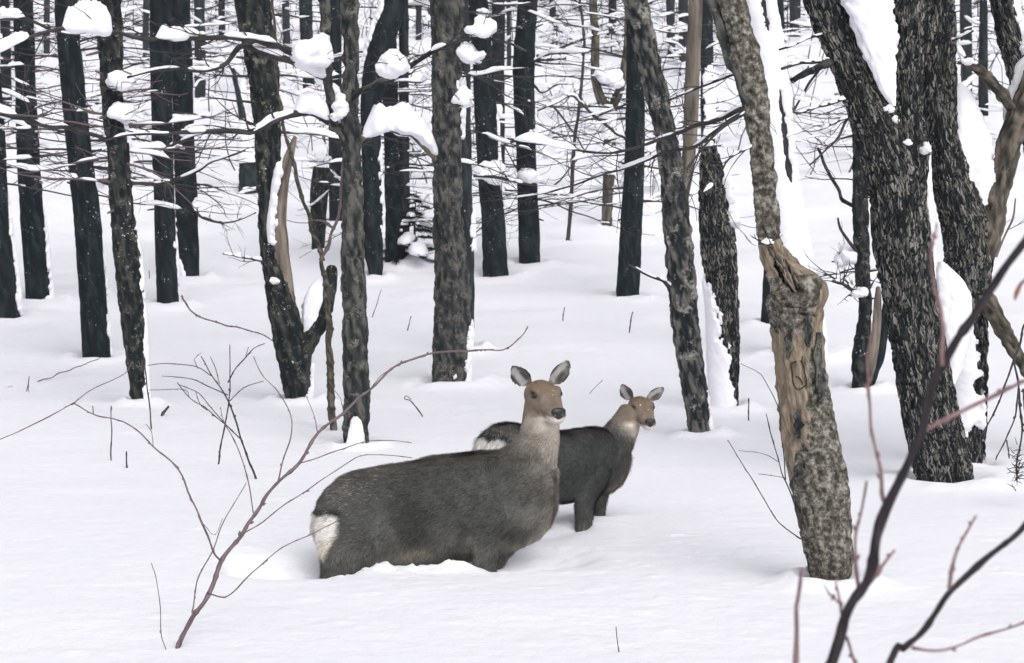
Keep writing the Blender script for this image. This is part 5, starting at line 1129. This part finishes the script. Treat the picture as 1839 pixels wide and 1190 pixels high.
# ------------------------------------------------------------------ snow ground, heaped round trunks and ploughed by the deer
def bump_add(x, y, h, r): BUMPS.append((x, y, h, r))
def body1(lx, ly): return o1[0] + lx * math.cos(y1) - ly * math.sin(y1), o1[1] + lx * math.sin(y1) + ly * math.cos(y1)
rs = np.random.RandomState(4)
def axis(segs):
    out = []
    for a, b_, s in segs: out.append(np.arange(a, b_, s))
    return np.concatenate(out)
xs = axis([(-140, -40, 8), (-40, -12, 1.2), (-12, -5, .14), (-5, -1.9, .05), (-1.9, 1.1, .018), (1.1, 5, .05), (5, 12, .14), (12, 40, 1.2), (40, 148, 8)])
ys = axis([(-60, 2, 4), (2, 9, .16), (9, 11.4, .035), (11.4, 13.6, .018), (13.6, 24, .055), (24, 40, .12), (40, 70, .3), (70, 130, 2), (130, 300, 10)])
X, Y = np.meshgrid(xs, ys); Zg = ground0(X.ravel(), Y.ravel()).reshape(X.shape)
for bx, by, h, r in BUMPS:
    m = (np.abs(X - bx) < 3 * r) & (np.abs(Y - by) < 3 * r); Zg[m] += h * np.exp(-((X[m] - bx) ** 2 + (Y[m] - by) ** 2) / (r * r))
for tk_ in TREES.values():
    bx, by, r = tk_.base[0], tk_.base[1], tk_.R0[1]; m = (np.abs(X - bx) < 4 * r) & (np.abs(Y - by) < 4 * r)
    if m.any(): dd_ = np.hypot(X[m] - bx, Y[m] - by); Zg[m] += -.05 * np.exp(-((dd_ - 1.05 * r) / (.5 * r)) ** 2) + .03 * np.exp(-((dd_ - 2.2 * r) / (.7 * r)) ** 2) * (1 + fbm(np.stack([X[m] * 5, Y[m] * 5, 0 * X[m]], -1), 2))
def local(yaw, org): return (X - org[0]) * math.cos(yaw) + (Y - org[1]) * math.sin(yaw), -(X - org[0]) * math.sin(yaw) + (Y - org[1]) * math.cos(yaw)
near = sstep(2.4, 1.2, np.hypot(X - o1[0] - .5, Y - o1[1])); q3 = np.stack([X, Y, 0 * X], -1)
lx, ly = local(y1, o1)
trench = sstep(.0, .12, lx + .5) * sstep(1.55, 1.25, lx) * np.exp(-(ly / .26) ** 2)
Zg -= .07 * trench * near
back = sstep(-.6, -.2, lx) * sstep(.25, .0, lx) * np.exp(-((ly + .12) / .2) ** 2); Zg -= .085 * back * (1 + .5 * fbm(q3 * np.array([6, 9, 1]), 2))
rim = np.exp(-((ly + .27 + .05 * fbm(q3 * 3, 2)) / .085) ** 2) * sstep(-.15, .1, lx) * sstep(1.1, .8, lx)
clod = np.clip(fbm(q3 * np.array([11, 11, 1]), 3) + .15, 0, .45); Zg += rim * (.012 + .045 * clod + .03 * sstep(.22, .36, lx) * sstep(.84, .70, lx) * (.7 + .9 * clod)) * near
Zg += near * .02 * np.clip(fbm(q3 * np.array([20, 20, 1]) + 7, 2) - .1, 0, 1) * np.exp(-((ly + .3) / .2) ** 2) * sstep(-.2, .1, lx) * sstep(1.5, 1.1, lx)
Zg -= .035 * np.exp(-((lx - .90) / .13) ** 2 - ((ly + .22) / .12) ** 2) + .03 * np.exp(-((lx - .10) / .12) ** 2 - ((ly + .2) / .12) ** 2)
fr = np.exp(-((lx - 1.10) / .22) ** 2 - ((ly + .10) / .13) ** 2); Zg -= .05 * fr
lx2, ly2 = local(y2, o2)
for fx, fy in ((.64, -.095), (.885, .075)): Zg += .045 * np.exp(-((lx2 - fx) ** 2 + (ly2 - fy) ** 2) / .22 ** 2) - .03 * np.exp(-((lx2 - fx + .02) ** 2 + (ly2 - fy) ** 2) / .055 ** 2)
Zg -= .05 * np.exp(-((lx2 - .45) / .35) ** 2 - ((ly2 + .1) / .16) ** 2)
# small clods and pits sprinkled over the open snow
spr = sstep(8, 10, Y) * sstep(30, 20, Y); Zg += spr * (.006 * fbm(q3 * np.array([2.2, 2.6, 1]), 3) + .022 * np.clip(fbm(q3 * np.array([7, 7, 1]) + 3, 2) - .45, 0, 1))
ground = mesh_obj('snow_ground', np.stack([X, Y, Zg], -1).reshape(-1, 3), grid_faces(len(ys), len(xs), False)[:, ::-1], M['snow'])
ground['kind'] = 'structure'

# ------------------------------------------------------------------ thin winter haze between the trees
HZ = 0.0009
if HZ:
    m = bpy.data.materials.new('haze'); m.use_nodes = True; nt = m.node_tree; nt.nodes.clear()
    pv = nt.nodes.new('ShaderNodeVolumePrincipled'); pv.inputs['Density'].default_value = HZ; pv.inputs['Color'].default_value = (.90, .93, .97, 1); pv.inputs['Anisotropy'].default_value = .2
    out = nt.nodes.new('ShaderNodeOutputMaterial'); nt.links.new(pv.outputs[0], out.inputs['Volume'])
    x0, x1, y0, y1_, z0, z1 = -150., 150., -65., 302., -1.5, 62.
    V = np.array([(x, y, z) for x in (x0, x1) for y in (y0, y1_) for z in (z0, z1)])
    hz = mesh_obj('haze', V, np.array([(0, 1, 3, 2), (4, 6, 7, 5), (0, 4, 5, 1), (2, 3, 7, 6), (0, 2, 6, 4), (1, 5, 7, 3)]), m, smooth=False); hz['kind'] = 'stuff'
sc.cycles.use_denoising = True
